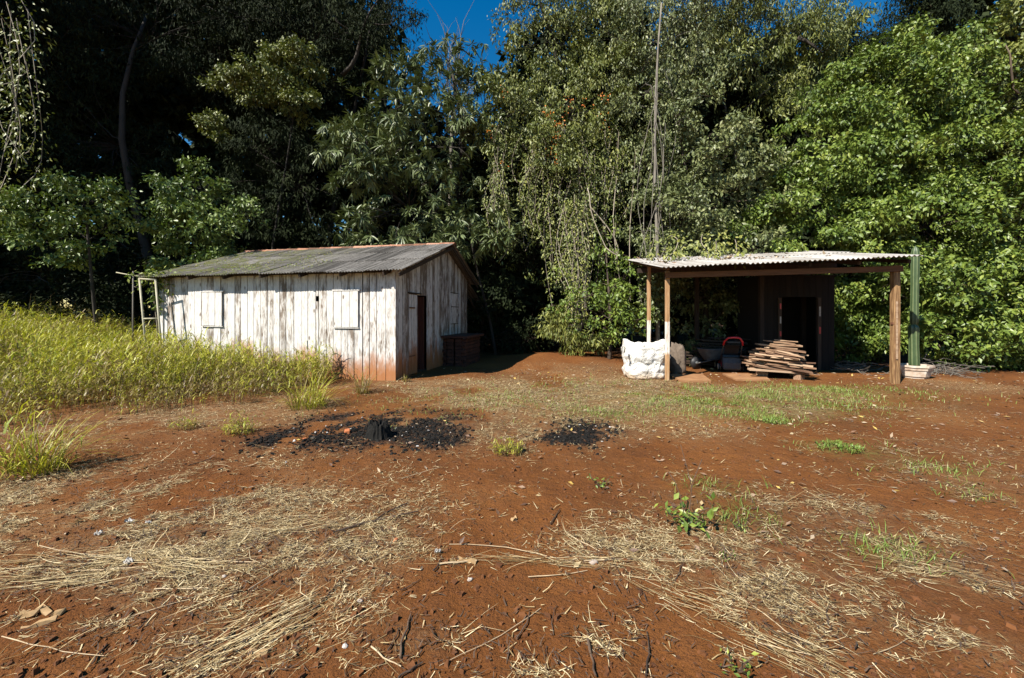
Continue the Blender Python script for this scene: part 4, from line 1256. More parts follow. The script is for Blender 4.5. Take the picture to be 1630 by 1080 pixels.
# ------------------------------------------------------------------ white bulk bag
p = np.array(at(1027, 601)); p[2] = g1(p[0], p[1]) - .01
mb = MB(); P = []
nu, nv = 120, 52
prof = [(0.0, .0), (.36, .0), (.47, .02), (.50, .10), (.53, .22), (.505, .36), (.52, .44), (.545, .55), (.53, .66), (.52, .76), (.50, .80), (.46, .795), (.43, .74), (.40, .70), (.30, .76), (.18, .80), (.0, .78)]
pr = np.array(prof); tpos = np.linspace(0, len(prof) - 1, nv)
for tq in tpos:
    i = min(int(tq), len(prof) - 2); f = tq - i
    r, z = pr[i] * (1 - f) + pr[i + 1] * f
    row = []
    for k in range(nu):
        an = 2 * math.pi * k / nu
        ce, se = math.cos(an), math.sin(an)
        sq = (abs(ce) ** 3.4 + abs(se) ** 3.4) ** (-1 / 3.4)
        nz = float(fbm(np.array([an * 2.6 + 3 * math.sin(an)]), np.array([z * 5.5 + ce]), 81, 4)[0]) - .5
        fold = .5 - abs(float(vnoise(np.array([an * 3.2 + z * 6]), np.array([z * 7 - an * 1.4]), 83)[0]) - .5) * 2
        crs = (1 - abs(float(vnoise(np.array([an * 4.1 - z * 3 + 3 * nz]), np.array([z * 4.5 + an * 1.1]), 87)[0]) - .5) * 2) ** 3 - .3
        rr = r * sq * (1 + .10 * nz * (z > .02)) + (.035 * fold - .05 * crs) * (r > .2)
        zr = z
        if z > .55:
            zr = z + (.16 * math.cos(an - 3.5) ** 2 * (1 if r > .38 else .2) + .10 * nz - .06 * math.sin(an * 2)) * (z - .55) / .25
            if r < .42: zr += .10 * (float(fbm(np.array([ce * r * 9]), np.array([se * r * 9]), 85, 3)[0]) - .4)
        row.append((p[0] + rr * ce * .96, p[1] + rr * se * .82, p[2] + zr))
    P.append(row)
mb.grid(P, .5, closed=True)


def mat_bag():
    m, t, pb, out = new_mat('white_woven_bag')
    v = coords(t)
    n1 = noise(t, v, 3.5, 6, .6)
    c = ramp(t, n1, [(.35, (.48, .45, .39)), (.5, (.64, .62, .58)), (.7, (.68, .67, .64))])
    tc = t.nodes.new('ShaderNodeTexCoord'); sx = t.nodes.new('ShaderNodeSeparateXYZ'); t.links.new(tc.outputs['Object'], sx.inputs[0])
    zz = math_(t, 'ADD', sx.outputs[2], math_(t, 'MULTIPLY', n1, .3))
    c = mix(t, ramp(t, zz, [(.15, (.75, .75, .75)), (.38, (0, 0, 0))]), c, (.50, .33, .17))
    t.links.new(c, pb.inputs['Base Color']); pb.inputs['Roughness'].default_value = .6
    bump(t, pb, noise(t, v, 6, 5, .55, 2.5), .9, .05)
    return m


M['bag'] = mat_bag()
bag = thing('bulk_bag', 'crumpled white bulk bag slumped against the front left post', 'bag', p)
mb.build('body', M['bag'], bag, True, origin=p)
for (px, py, Y) in ((992, 552, 9.45),):
    c = np.array(atd(px, py, Y)); mb = MB()
    mb.tube([c + np.array([-.03, 0, -.14]), c + np.array([-.035, 0, -.02]), c + np.array([0, -.01, .035]), c + np.array([.035, 0, -.02]), c + np.array([.03, .02, -.14])], [.02, .018, .018, .018, .02], 6)
    mb.build('loop', M['bag'], bag, True, origin=p)


def lump(name, c, r, mat, seed, label, cat, amp=.3, nu=18, nv=11, group=None, kind=None, flat=.0):
    P = []
    for i in range(nv):
        ph = -math.pi / 2 + math.pi * i / (nv - 1)
        row = []
        for k in range(nu):
            an = 2 * math.pi * k / nu
            d = np.array([math.cos(ph) * math.cos(an), math.cos(ph) * math.sin(an), math.sin(ph)])
            q = 1 + amp * 2 * (float(fbm(np.array([d[0] * 2.2 + d[2] * 1.7 + seed]), np.array([d[1] * 2.2 - d[2] + seed * 2]), 91, 3)[0]) - .5)
            row.append(np.array(c) + d * np.array(r) * q)
        P.append(row)
    mb = MB(); mb.grid(P, random.random(), closed=True)
    return tag(mb.build(name, mat, None, True, origin=np.array([c[0], c[1], c[2] - r[2]])), label, cat, group, kind)


c = np.array(atd(1077, 562, 10.4)); gz = g1(c[0], c[1])
lump('sack', (c[0], c[1], gz + .36), (.19, .22, .37), M['sack'], 3, 'brown filled sack standing behind the front left post', 'sack', .6, 30, 20)

# slabs on the ground in front of the shelter
for i, (px0, px1, py0, py1, lb) in enumerate([(1062, 1118, 598, 609, 'flat earth coloured slab beside the white bag'), (1150, 1212, 597, 607, 'flat earth coloured slab in front of the mower')]):
    a = np.array(at(px0, py0)); b = np.array(at(px1, py0)); c_ = np.array(at(px1 + 14, py1)); d = np.array(at(px0 + 22, py1))
    ctr = (a + b + c_ + d) / 4; gz = g1(ctr[0], ctr[1])
    mb = MB(); vs = [(q[0], q[1], gz + zz) for zz in (-.06, .045 - .01 * i) for q in (d, c_, b, a)]
    mb.add(vs, [(3, 2, 1, 0), (4, 5, 6, 7), (0, 1, 5, 4), (1, 2, 6, 5), (2, 3, 7, 6), (3, 0, 4, 7)], .6)
    tag(mb.build('ground_slab', M['slab'], None, origin=(ctr[0], ctr[1], gz)), lb, 'slab')

# ------------------------------------------------------------------ lawn mower
p = np.array(at(1163, 592)); p[2] = g1(p[0], p[1])
mw = thing('lawn_mower', 'push lawn mower with red handle and grey grass bag under the shelter', 'lawn mower', p, rad(-20))
mb = MB(); P = []
for (z, k) in ((.10, 1.0), (.20, 1.0), (.25, .9), (.27, .6)):
    P.append([(k * (.24 * math.cos(a) if abs(math.cos(a)) < .9 else .24 * math.cos(a)) , .42 + k * .34 * math.sin(a), z) for a in np.linspace(0, 2 * math.pi, 20, endpoint=False)])
mb.grid(P, .5, closed=True); mb.add([tuple(q) for q in P[-1]], [tuple(range(20))], .5)
mb.build('deck', M['red_paint'], mw, True)
mb = MB(); mb.tube([(0, .45, .26), (0, .45, .40), (0, .45, .44)], [.13, .13, .09], 14); mb.tube([(.06, .40, .42), (.10, .34, .47)], .03, 8)
mb.build('engine', M['black_plastic'], mw, True)
for x in (-.27, .27):
    for y, r in ((.06, .11), (.72, .09)):
        mb = MB(); mb.tube([(x - .025, y, r), (x + .025, y, r)], [r, r], 18); wl = mb.build('wheel', M['black_plastic'], mw, True)
        mb = MB(); mb.tube([(x - .033, y, r), (x + .033, y, r)], [r * .78, r * .78], 16); mb.build('rim', M['wheel_rim'], wl, True)
# grass bag hanging behind, towards the viewer
mb = MB(); P = []
for (z, wx, y0, y1) in ((.05, .17, -.14, .05), (.10, .20, -.20, .06), (.25, .205, -.22, .10), (.38, .20, -.15, .16), (.44, .19, -.04, .18)):
    P.append([(-wx, y0, z), (-wx * .5, y0 - .012, z), (0, y0 + .006, z), (wx * .5, y0 - .012, z), (wx, y0, z), (wx + .008, (y0 + y1) / 2, z), (wx, y1, z), (-wx, y1, z), (-wx - .008, (y0 + y1) / 2, z)])
mb.grid(P, .5, closed=True); mb.add([tuple(q) for q in P[-1]], [tuple(range(9))], .6); mb.add([tuple(q) for q in P[0]], [tuple(range(8, -1, -1))], .6)
gb = mb.build('grass_bag', M['grey_cloth'], mw)
mb = MB(); mb.tube([(-.20, -.17, .40), (.20, -.17, .40), (.20, .17, .45), (-.20, .17, .45), (-.20, -.17, .40)], .012, 6); mb.build('bag_rim', M['black_plastic'], gb, True)
# handle: black lower bars and red upper loop
for x in (-.23, .23):
    mb = MB(); mb.tube([(x, .22, .22), (x, -.12, .52), (x * .93, -.34, .74)], .014, 8, .5); mb.build('handle_bar', M['metal_dark'], mw, True)
mb = MB(); mb.tube([(-.225, -.36, .74), (-.21, -.44, .84), (-.13, -.52, .94), (0, -.53, .955), (.13, -.52, .94), (.21, -.44, .84), (.225, -.36, .74)], .024, 10)
hd = mb.build('handle', M['red_paint'], mw, True)
mb = MB(); mb.bevbox((0, -.44, .83), (.32, .10, .06), .02); mb.tube([(-.2, -.44, .85), (.2, -.44, .85)], .012, 8); mb.build('control_panel', M['black_plastic'], hd)
mb = MB(); P = []
for t_ in np.linspace(0, 1, 6): P.append([(x, -.36 + .30 * t_, .74 - .26 * t_ + .05 * math.sin(math.pi * t_)) for x in (-.17, -.08, 0, .08, .17)])
mb.grid(P, .5); mb.build('rear_flap', M['black_plastic'], mw, True)

# grey wheelbarrow behind it
p = np.array(atd(1135, 588, 11.5)); p[2] = g1(p[0], p[1])
wbw = thing('wheelbarrow', 'grey wheelbarrow standing in the shade behind the mower', 'wheelbarrow', p, rad(12))
mb = MB(); P = []
for (z, k) in ((.24, .55), (.42, .85), (.56, 1.0), (.575, 1.03)):
    P.append([(.42 * k * math.copysign(abs(math.cos(a)) ** .6, math.cos(a)), .28 * k * math.copysign(abs(math.sin(a)) ** .6, math.sin(a)), z) for a in np.linspace(0, 2 * math.pi, 24, endpoint=False)])
for (z, k) in ((.56, .97), (.43, .82), (.26, .52)):
    P.append([(.42 * k * math.copysign(abs(math.cos(a)) ** .6, math.cos(a)), .28 * k * math.copysign(abs(math.sin(a)) ** .6, math.sin(a)), z) for a in np.linspace(0, 2 * math.pi, 24, endpoint=False)])
mb.grid(P, .5, closed=True); mb.add([tuple(q) for q in P[0]], [tuple(range(23, -1, -1))], .5); mb.add([tuple(q) for q in P[-1]], [tuple(range(24))], .5)
mb.build('tray', M['barrow'], wbw, True)
for y in (-.2, .2):
    mb = MB(); mb.tube([(-.62, y * .4, .16), (-.2, y, .26), (.3, y * 1.2, .34), (.85, y * 1.3, .56)], .018, 8); mb.build('handle', M['metal_dark'], wbw, True)
    mb = MB(); mb.tube([(.25, y * 1.1, .32), (.3, y * 1.15, .02)], .016, 8); mb.build('leg', M['metal_dark'], wbw, True)
mb = MB(); mb.tube([(-.55, -.04, .17), (-.55, .04, .17)], [.17, .17], 20); wl = mb.build('wheel', M['black_plastic'], wbw, True)
mb = MB(); mb.tube([(-.55, -.05, .17), (-.55, .05, .17)], [.05, .05], 14); mb.build('rim', M['barrow'], wl, True)


# ------------------------------------------------------------------ boards
def board(c, L_, wd, th, yaw, pitch, roll, mat, label, group, tint=None):
    mb = MB(); n = 5; P = []
    wv = random.uniform(-.012, .012); tw = random.uniform(-.05, .05)
    for k in range(n + 1):
        t_ = k / n; x = L_ * (t_ - .5)
        e0 = random.uniform(0, .02) if k in (0, n) else 0
        z = wv * math.sin(math.pi * t_)
        y1, y2 = -wd / 2 + random.uniform(-.004, .004), wd / 2 + random.uniform(-.004, .004)
        ca = tw * (t_ - .5)
        P.append([(x + e0, y1, z - th / 2 + ca * y1), (x - e0, y2, z - th / 2 + ca * y2), (x - e0, y2, z + th / 2 + ca * y2), (x + e0, y1, z + th / 2 + ca * y1)])
    tt = random.random() if tint is None else tint
    mb.grid(P, tt, closed=True)
    mb.add(P[0], [(0, 1, 2, 3)], tt); mb.add(P[-1], [(3, 2, 1, 0)], tt)
    o = mb.build('board', mat)
    o.location = tuple(float(q) for q in c)
    o.rotation_euler = (roll, pitch, yaw)
    return tag(o, label, 'board', group)


pc = np.array([6.72, 10.05]); pz = g1(pc[0], pc[1])
LB1 = 'rough weathered board in the heap of boards right of the lawn mower'
yaw0 = rad(-24); pit = rad(5)
dx = np.array([math.cos(yaw0), math.sin(yaw0)]); dy = np.array([-dx[1], dx[0]])
nl = 15
for l in range(nl):
    f = l / (nl - 1)
    z = .17 + l * .052
    half = .52 * (1 - f) + .12
    npl = max(1, int(round(half * 2 / .2)))
    ctr = -.06 + .05 * f
    for k in range(npl):
        off = (k - (npl - 1) / 2) * (half * 2 / npl)
        L_ = random.uniform(1.0, 1.4) * (1 - .62 * f)
        sft = random.uniform(-.2, .2) + .02 * math.sin(l * 2.1) - .10 * (1 - f) * (k % 2)
        cxy = pc + dx * (ctr + sft) + dy * (off + random.uniform(-.02, .02))
        zl = z - sft * math.tan(pit) + random.uniform(-.006, .006)
        board((cxy[0], cxy[1], pz + zl), L_, random.uniform(.12, .19), random.uniform(.022, .042), yaw0 + rad(random.uniform(-16, 14)), pit + rad(random.uniform(-3.5, 3.5)), rad(random.uniform(-5, 5)), M['wood_raw'], LB1, 'boards heaped beside the mower')
for k in range(7):       # boards thrown across the front of the heap
    f = random.uniform(.15, .75)
    cxy = pc + dx * random.uniform(-.35, .3) + dy * (-.52 * (1 - f) - .16)
    board((cxy[0], cxy[1], pz + .17 + f * .75), random.uniform(.5, .8), .1, .03, yaw0 + rad(random.uniform(-24, 4)), rad(random.uniform(2, 16)), rad(random.uniform(-22, -8)), M['wood_raw'], LB1, 'boards heaped beside the mower')
for k, (ox, oy) in enumerate(((-.45, -.3), (.3, -.38), (-.35, .3), (.35, .32))):
    cxy = pc + dx * ox + dy * oy
    mb = MB(); mb.bevbox((cxy[0], cxy[1], pz + .055), (.24, .16, .15), .012, Matrix.Rotation(yaw0 + k, 3, 'Z'))
    tag(mb.build('wood_block', M['wood_raw'], None, origin=(cxy[0], cxy[1], pz)), 'rough wooden block propping up the heap of boards', 'block', 'blocks under the heap of boards')
pc2 = np.array([5.95, 11.75]); pz2 = g1(*pc2)
for l in range(11):
    for k in range(3 - l // 5):
        board((pc2[0] + random.uniform(-.15, .15) + .03 * l, pc2[1] + .22 * k, pz2 + .05 + l * .078), random.uniform(1.5, 1.85) * (1 - .03 * l), .16, .035, rad(random.uniform(-5, 5)), rad(random.uniform(2, 4)), 0, M['wood_dark'], 'dark board in the shaded stack behind the lawn mower', 'boards stacked in the shade')

# ------------------------------------------------------------------ cactus and planter
p = np.array(at(1455, 602)); p[2] = g1(p[0], p[1])
pl = thing('planter', 'squat cream planter with stained ribs beside the right post', 'planter', p, rad(22))
mb = MB()


def octo(r, z): return [(r * math.cos(a) * (1.0), r * math.sin(a), z) for a in np.linspace(0, 2 * math.pi, 8, endpoint=False) + math.pi / 8]


mb.grid([octo(.24, 0), octo(.25, .04), octo(.275, .05), octo(.30, .17), octo(.30, .19), octo(.325, .20), octo(.34, .265), octo(.36, .27), octo(.36, .315), octo(.31, .315), octo(.30, .25)], .5, closed=True)
mb.add(octo(.24, 0), [tuple(range(7, -1, -1))], .5)
mb.build('pot', M['pot'], pl)
mb = MB(); mb.add(octo(.305, .262), [tuple(range(8))], .5); mb.build('soil', M['soil_dark'], pl)


def mat_cactus():
    m, t, pb, out = new_mat('cactus_skin')
    a = attr(t)
    n1 = noise(t, coords(t), 6, 6, .6)
    c = ramp(t, math_(t, 'ADD', math_(t, 'MULTIPLY', a, .7), math_(t, 'MULTIPLY', n1, .4)), [(.2, (.022, .042, .016)), (.55, (.055, .088, .034)), (.9, (.16, .19, .09))])
    t.links.new(c, pb.inputs['Base Color']); pb.inputs['Roughness'].default_value = .45
    return m


M['cactus'] = mat_cactus()
ct = thing('cactus', 'tall ribbed columnar cactus in two joints rising from the planter', 'cactus', (p[0], p[1], p[2] + .26), 0)


def cactus_seg(z0, z1, r, x0, x1, name):
    mb = MB(); P = []; T = []
    nr = 7; nu = nr * 6; nv = 26
    for i in range(nv):
        t_ = i / (nv - 1)
        e = min(1, (1 - t_) * 9); k = math.sqrt(max(0, 1 - (1 - e) ** 2))
        e2 = min(1, t_ * 14 + .25); k *= math.sqrt(max(0, 1 - (1 - e2) ** 2))
        k *= 1 + .03 * math.sin(t_ * 9 + z0)
        row = []
        for q_ in range(nu):
            an = 2 * math.pi * q_ / nu
            rib = abs(math.cos(an * nr / 2))
            rr = r * max(.02, k) * (.76 + .24 * rib ** .8)
            row.append((x0 + (x1 - x0) * t_ + rr * math.cos(an), rr * math.sin(an), z0 + (z1 - z0) * t_)); T.append(.25 + .6 * rib ** 4)
        P.append(row)
    mb.grid(P, T, closed=True)
    return mb.build(name, M['cactus'], ct, True)


cactus_seg(-.02, 1.06, .102, .0, -.02, 'stem')
cactus_seg(1.02, 2.96, .082, .0, .03, 'stem')

# twigs heaped behind the planter
for (px, py, n_, lb) in ((1495, 596, 150, 'grey heap of twigs and brush behind the planter'), (1365, 592, 60, 'scatter of dry twigs behind the right end of the shelter')):
    c = np.array(at(px, py)); c[2] = g1(c[0], c[1]); mb = MB()
    for k in range(n_):
        s = c + np.array([RS.normal() * .33, RS.normal() * .28 + .15, .02 + abs(RS.normal()) * .10])
        a = RS.rand() * 6.28
        mb.tube(bend(s, s + np.array([math.cos(a), math.sin(a), RS.normal() * .18]) * (.2 + .5 * RS.rand()), 4, .25), .006, 4, RS.rand(), cap=False)
    tag(mb.build('brush_pile', M['bark_grey'], None, origin=c), lb, 'brush pile')
c = np.array(at(952, 571)); c[2] = g1(c[0], c[1])
mb = MB()
for k in range(2): mb.bevbox((c[0] + .02 * k, c[1], c[2] + .045 + .09 * k), (.24, .12, .085), .008, Matrix.Rotation(.2 * k, 3, 'Z'))
tag(mb.build('brick_pair', M['brick'], None, origin=c), 'two red bricks stacked at the foot of the shrubs at centre', 'bricks')

# ------------------------------------------------------------------ charred stump and ash
c = np.array(at(603, 697)); c[2] = g1(c[0], c[1]) - .02
P = []; nu = 40
for i, (z, r) in enumerate(((0, .18), (.04, .16), (.10, .145), (.15, .135), (.18, .125), (.205, .105), (.17, .07), (.12, .02))):
    row = []
    for k in range(nu):
        an = 2 * math.pi * k / nu
        rr = r * (1 + .24 * (float(vnoise(np.array([an * 6.0]), np.array([z * 3.0]), 95)[0]) - .5) + .05 * random.uniform(-1, 1))
        zr = z + (.07 * (float(vnoise(np.array([an * 1.9]), np.array([.3]), 97)[0]) - .5) + .03 * random.uniform(-1, 1)) * (z > .15)
        row.append((c[0] + rr * math.cos(an), c[1] + rr * .9 * math.sin(an), c[2] + zr))
    P.append(row)
mb = MB(); mb.grid(P, .4, closed=True)
tag(mb.build('charred_stump', M['char'], None, origin=c), 'charred black stump standing in the larger ash patch', 'stump')


def shards(pts, size, flat=.6):
    """many small broken lumps as one mesh"""
    n = len(pts)
    base = np.array([(-1, -1, -1), (1, -1, -1), (1, 1, -1), (-1, 1, -1), (-.7, -.6, 1), (.8, -.7, 1), (.6, .8, 1), (-.8, .6, 1)], float) * .5
    V = base[None] * (1 + .45 * RS.normal(size=(n, 8, 3)) * .6)
    V = V * size[:, None, None] * np.array([1, 1, flat]) * (.55 + .9 * RS.rand(n, 1, 3))
    a = RS.rand(n) * 6.28; ca, sa = np.cos(a)[:, None], np.sin(a)[:, None]
    x, y = V[..., 0] * ca - V[..., 1] * sa, V[..., 0] * sa + V[..., 1] * ca
    V = np.stack([x, y, V[..., 2]], -1) + pts[:, None, :]
    f = np.array([3, 2, 1, 0, 4, 5, 6, 7, 0, 1, 5, 4, 1, 2, 6, 5, 2, 3, 7, 6, 3, 0, 4, 7])
    return V.reshape(-1, 3), (np.arange(n)[:, None] * 8 + f).ravel(), np.full(n * 6, 4), np.repeat(RS.rand(n), 8)


def scatter(L, n, nz=None, spread=.56):
    wts = np.array([(q[4] if len(q) > 4 else 1.0) * q[2] * q[3] * patch_world(*q[:4])[1] ** 1.2 for q in L]); wts = wts / wts.sum()
    ch = RS.choice(len(L), n, p=wts)
    pw = np.array([patch_world(*q[:4]) for q in L])[ch]
    d = RS.normal(size=(n, 2)) * spread
    x = pw[:, 0] + d[:, 0] * pw[:, 2]; y = pw[:, 1] + d[:, 1] * pw[:, 3]
    return x, y, ch


def gsurf(x, y):
    z = gh(x, y); nr = sstep(9, 4, y)
    return z + nr * (0.030 * (fbm(x * 5.5, y * 5.5, 21, 4) - 0.5) + 0.012 * (fbm(x * 19, y * 19, 31, 2) - 0.5))


for L, n, lb in ((ASH[:5], 5200, 'black charcoal and ash of the larger burnt patch round the stump'), (ASH[5:], 1700, 'black charcoal of the smaller burnt patch near the centre')):
    x, y, _ = scatter(L, n * 2); kp = fbm(x * 2.6, y * 2.6, 111, 4) + .34 * (RS.rand(n * 2) - .5) > .44; x, y = x[kp], y[kp]; n = len(x); z = gsurf(x, y)
    v, l, t_, k = shards(np.stack([x, y, z + .006], -1), .006 + .034 * RS.rand(n) ** 4)
    tag(link('charcoal', np_mesh('charcoal', v, l, t_, k), M['char']), lb, 'charcoal', kind='stuff')
x, y, _ = scatter(ASH, 60); z = gsurf(x, y)
v, l, t_, k = shards(np.stack([x, y, z + .010], -1), .006 + .020 * RS.rand(60) ** 2)
tag(link('ash_fragments', np_mesh('ash_fragments', v, l, t_, k), M['ashwhite']), 'pale ash and bone coloured bits strewn over the burnt patches', 'ash', kind='stuff')
for (px, py, lb) in ((553, 690, 'orange brick fragment lying left of the charred stump'), (485, 699, 'small red brick bit at the left of the burnt patch'), (630, 863, 'small orange brick chip on the straw at centre left')):
    c = np.array(at(px, py)); c[2] = float(gsurf(c[:1], c[1:2])[0]); s = .09 if px == 553 else .035
    mb = MB(); mb.bevbox((c[0], c[1], c[2] + s * .22), (s * 1.2, s * .8, s * .55), s * .12, Matrix.Rotation(random.random() * 3, 3, 'Z'))
    tag(mb.build('brick_fragment', M['brick'], None, origin=c), lb, 'brick bit')

# ------------------------------------------------------------------ soil crumbs, straw, litter
n = 16000
y = 1.6 + 8.0 * RS.rand(n) ** 1.7; x = (RS.rand(n) * 2 - 1) * (y * 1.35 + .3)
z = gsurf(x, y)
v, l, t_, k = shards(np.stack([x, y, z + .002], -1), .004 + .028 * RS.rand(n) ** 6, .7)
tag(link('soil_crumbs', np_mesh('soil_crumbs', v, l, t_, k), M['clod']), 'crumbs of red soil strewn over the bare ground', 'soil', kind='stuff')


def blades(x, y, z, ln, wd, az, elev, curl, tint, seg=2, azc=None):
    """thin ribbons: lie or stand; elev angle from the ground, curl bends them down"""
    n = len(x); V = []
    h = np.stack([np.cos(az), np.sin(az), np.zeros(n)], -1)
    sd = np.stack([-np.sin(az), np.cos(az), np.zeros(n)], -1)
    p_ = np.stack([x, y, z], -1); el = elev.copy()
    rows = [p_]
    for s in range(seg):
        if azc is not None:
            a_ = az + azc * s / seg
            h = np.stack([np.cos(a_), np.sin(a_), np.zeros(n)], -1)
        d = h * np.cos(el)[:, None] + np.array([0, 0, 1.0]) * np.sin(el)[:, None]
        p_ = p_ + d * (ln / seg)[:, None]; rows.append(p_); el = el - curl / seg
    for s, r in enumerate(rows):
        wq = (wd * (1 - .85 * (s / seg) ** 2) * .5)[:, None]
        V += [r - sd * wq, r + sd * wq]
    V = np.stack(V, 1); kk = 2 * (seg + 1)
    f = np.concatenate([[2 * s, 2 * s + 1, 2 * s + 3, 2 * s + 2] for s in range(seg)])
    return V.reshape(-1, 3), (np.arange(n)[:, None] * kk + f).ravel(), np.full(n * seg, 4), np.repeat(tint, kk)


def build_blades(name, parts, mat, parent=None, origin=None):
    off = 0; V = []; L = []; T = []; K = []
    for v, l, t_, k in parts:
        V.append(v); L.append(l + off); T.append(t_); K.append(k); off += len(v)
    V = np.concatenate(V)
    if origin is not None: V = V - np.asarray(origin, float)
    return link(name, np_mesh(name, V, np.concatenate(L), np.concatenate(T), np.concatenate(K)), mat, parent, tuple(origin) if (origin is not None and parent is None) else None)


n = 260000
x, y, ch = scatter(STRAW, n, spread=.72)
pn = fbm(x * 1.1, y * 1.1, 41, 4) * .6 + fbm(x * 4.3, y * 4.3, 43, 4) * .4
pn = .26 * fbm(x * 1.1, y * 1.1, 41, 4) + .08 * fbm(x * .5, y * .5, 46, 2) + .36 * fbm(x * 3.6 + y * .8, y * 4.6, 43, 4) + .30 * fbm(x * 12, y * 12, 44, 3)
keep = (pn + .10 * (RS.rand(n) - .5) > .520) & (patch_sum(x, y, ASH) < .35 + .5 * RS.rand(n)) & (y > 1.3) & (y < 16)
x, y, ch = x[keep], y[keep], ch[keep]; n = len(x)
ang = np.radians(np.array([q[5] for q in STRAW])[ch])
az = ang + RS.normal(size=n) * .8 + np.where(RS.rand(n) < .5, math.pi, 0)
z = gsurf(x, y) + .003 + .014 * RS.rand(n) ** 2
long_ = RS.rand(n) < .03
ln = np.where(long_, .10 + .24 * RS.rand(n), .018 + .065 * RS.rand(n) ** 1.6)
wd = .0009 + .0026 * RS.rand(n) ** 2 + .00055 * y + np.where((RS.rand(n) < .035) & ~long_, .002 + .004 * RS.rand(n), 0)
build = blades(x, y, z, ln, wd, az, RS.normal(size=n) * .12 + .02, RS.normal(size=n) * .3, np.clip(RS.rand(n) ** 1.25, 0, 1), 3, RS.normal(size=n) * 1.1)
# a thin sprinkling everywhere
n2 = 3500
y2 = 1.5 + 9.0 * RS.rand(n2) ** 1.5; x2 = (RS.rand(n2) * 2 - 1) * (y2 * 1.35 + .3)
b2 = blades(x2, y2, gsurf(x2, y2) + .004 + .01 * RS.rand(n2), .02 + .08 * RS.rand(n2) ** 2, .002 + .003 * RS.rand(n2) + .0007 * y2, RS.rand(n2) * 6.28, RS.normal(size=n2) * .12, RS.normal(size=n2) * .3, RS.rand(n2))
bun = []
for (px, py, ax, ay, m_, lo, hi, dg, sp_) in [(365, 1035, 64, 34, 80, .15, .42, 48, .30), (120, 893, 150, 18, 80, .15, .5, 4, .24), (285, 908, 60, 12, 70, .15, .4, -8, .25), (870, 897, 150, 8, 60, .12, .38, -4, .25),
                                        (1245, 1025, 50, 28, 46, .12, .35, -42, .14), (60, 930, 80, 12, 60, .15, .4, 12, .2), (440, 985, 60, 30, 60, .12, .32, 45, .2), (450, 840, 90, 14, 70, .12, .34, 22, .25), (1120, 960, 80, 30, 50, .1, .3, -38, .2), (1480, 905, 90, 22, 60, .1, .3, -28, .2)]:
    c = at(px, py); k_ = c[1] / FPX
    xb = c[0] + RS.normal(size=m_) * ax * k_ * .5; yb = c[1] + RS.normal(size=m_) * ay * c[1] * k_ / CAMZ * .5
    bun.append(blades(xb, yb, gsurf(xb, yb) + .004 + .022 * RS.rand(m_), lo + (hi - lo) * RS.rand(m_), .0022 + .0026 * RS.rand(m_), np.radians(dg) + RS.normal(size=m_) * sp_ + np.where(RS.rand(m_) < .5, math.pi, 0), RS.normal(size=m_) * .03, RS.normal(size=m_) * .08, np.clip(.12 + RS.rand(m_) * .85, 0, 1), 4, RS.normal(size=m_) * .35))
tag(build_blades('straw', [build, b2] + bun, M['straw']), 'dry straw and cut grass strewn in patches over the red earth', 'straw', kind='stuff')

n = 22000
x, y, ch = scatter(STRAW, n, spread=.85)
kp = (y > 1.4) & (fbm(x * 2.1, y * 2.1, 49, 3) + .3 * (RS.rand(n) - .5) > .5); x, y = x[kp], y[kp]; n = len(x)
b3 = blades(x, y, gsurf(x, y) + .004 + .02 * RS.rand(n), .012 + .07 * RS.rand(n) ** 2.5, .002 + .004 * RS.rand(n) + .0007 * y, RS.rand(n) * 6.28, RS.normal(size=n) * .2 + .1, RS.normal(size=n) * .3, RS.rand(n), 2, RS.normal(size=n) * .5)
tag(build_blades('debris', [b3], M['stick']), 'dark broken twigs and bark crumbs mixed into the dry straw', 'debris', kind='stuff')
n = 1500
y = 2.4 + 9.1 * RS.rand(n) ** .8; x = np.where(RS.rand(n) < .62, (RS.rand(n)) * (y * 1.35), (RS.rand(n) * 2 - 1) * (y * 1.3))
keep = ~((x < -3.0) & (y > 6)); x, y = x[keep], y[keep]; n = len(x)
LV = Leaves()
LV.add(np.stack([x, y, gsurf(x, y) + .012], -1), nrm(RS.normal(size=(n, 3)) * np.array([1, 1, .25])), nrm(RS.normal(size=(n, 3)) * .45 + np.array([0, 0, 1])), .022 + .045 * RS.rand(n) + .004 * y, .42, RS.rand(n) ** 1.3, droop=-.05)
tag(LV.build('fallen_leaves', M['litter']), 'dry fallen leaves scattered over the clearing', 'fallen leaves', kind='stuff')

n = 17000
x, y, ch = scatter(GREEN, n, spread=.62)
keep = (fbm(x * 1.8, y * 1.8, 47, 4) + .2 * (RS.rand(n) - .5) > .46) & (y < 15)
x, y = x[keep], y[keep]; n = len(x)
bl = blades(x, y, gsurf(x, y), .03 + .075 * RS.rand(n), .0028 + .0008 * y, RS.rand(n) * 6.28, .5 + .9 * RS.rand(n), .6 + RS.rand(n), np.clip(RS.rand(n), 0, 1))
tag(build_blades('short_grass', [bl], M['grass_short']), 'short green grass growing in thin patches before the shelter', 'grass', kind='stuff')


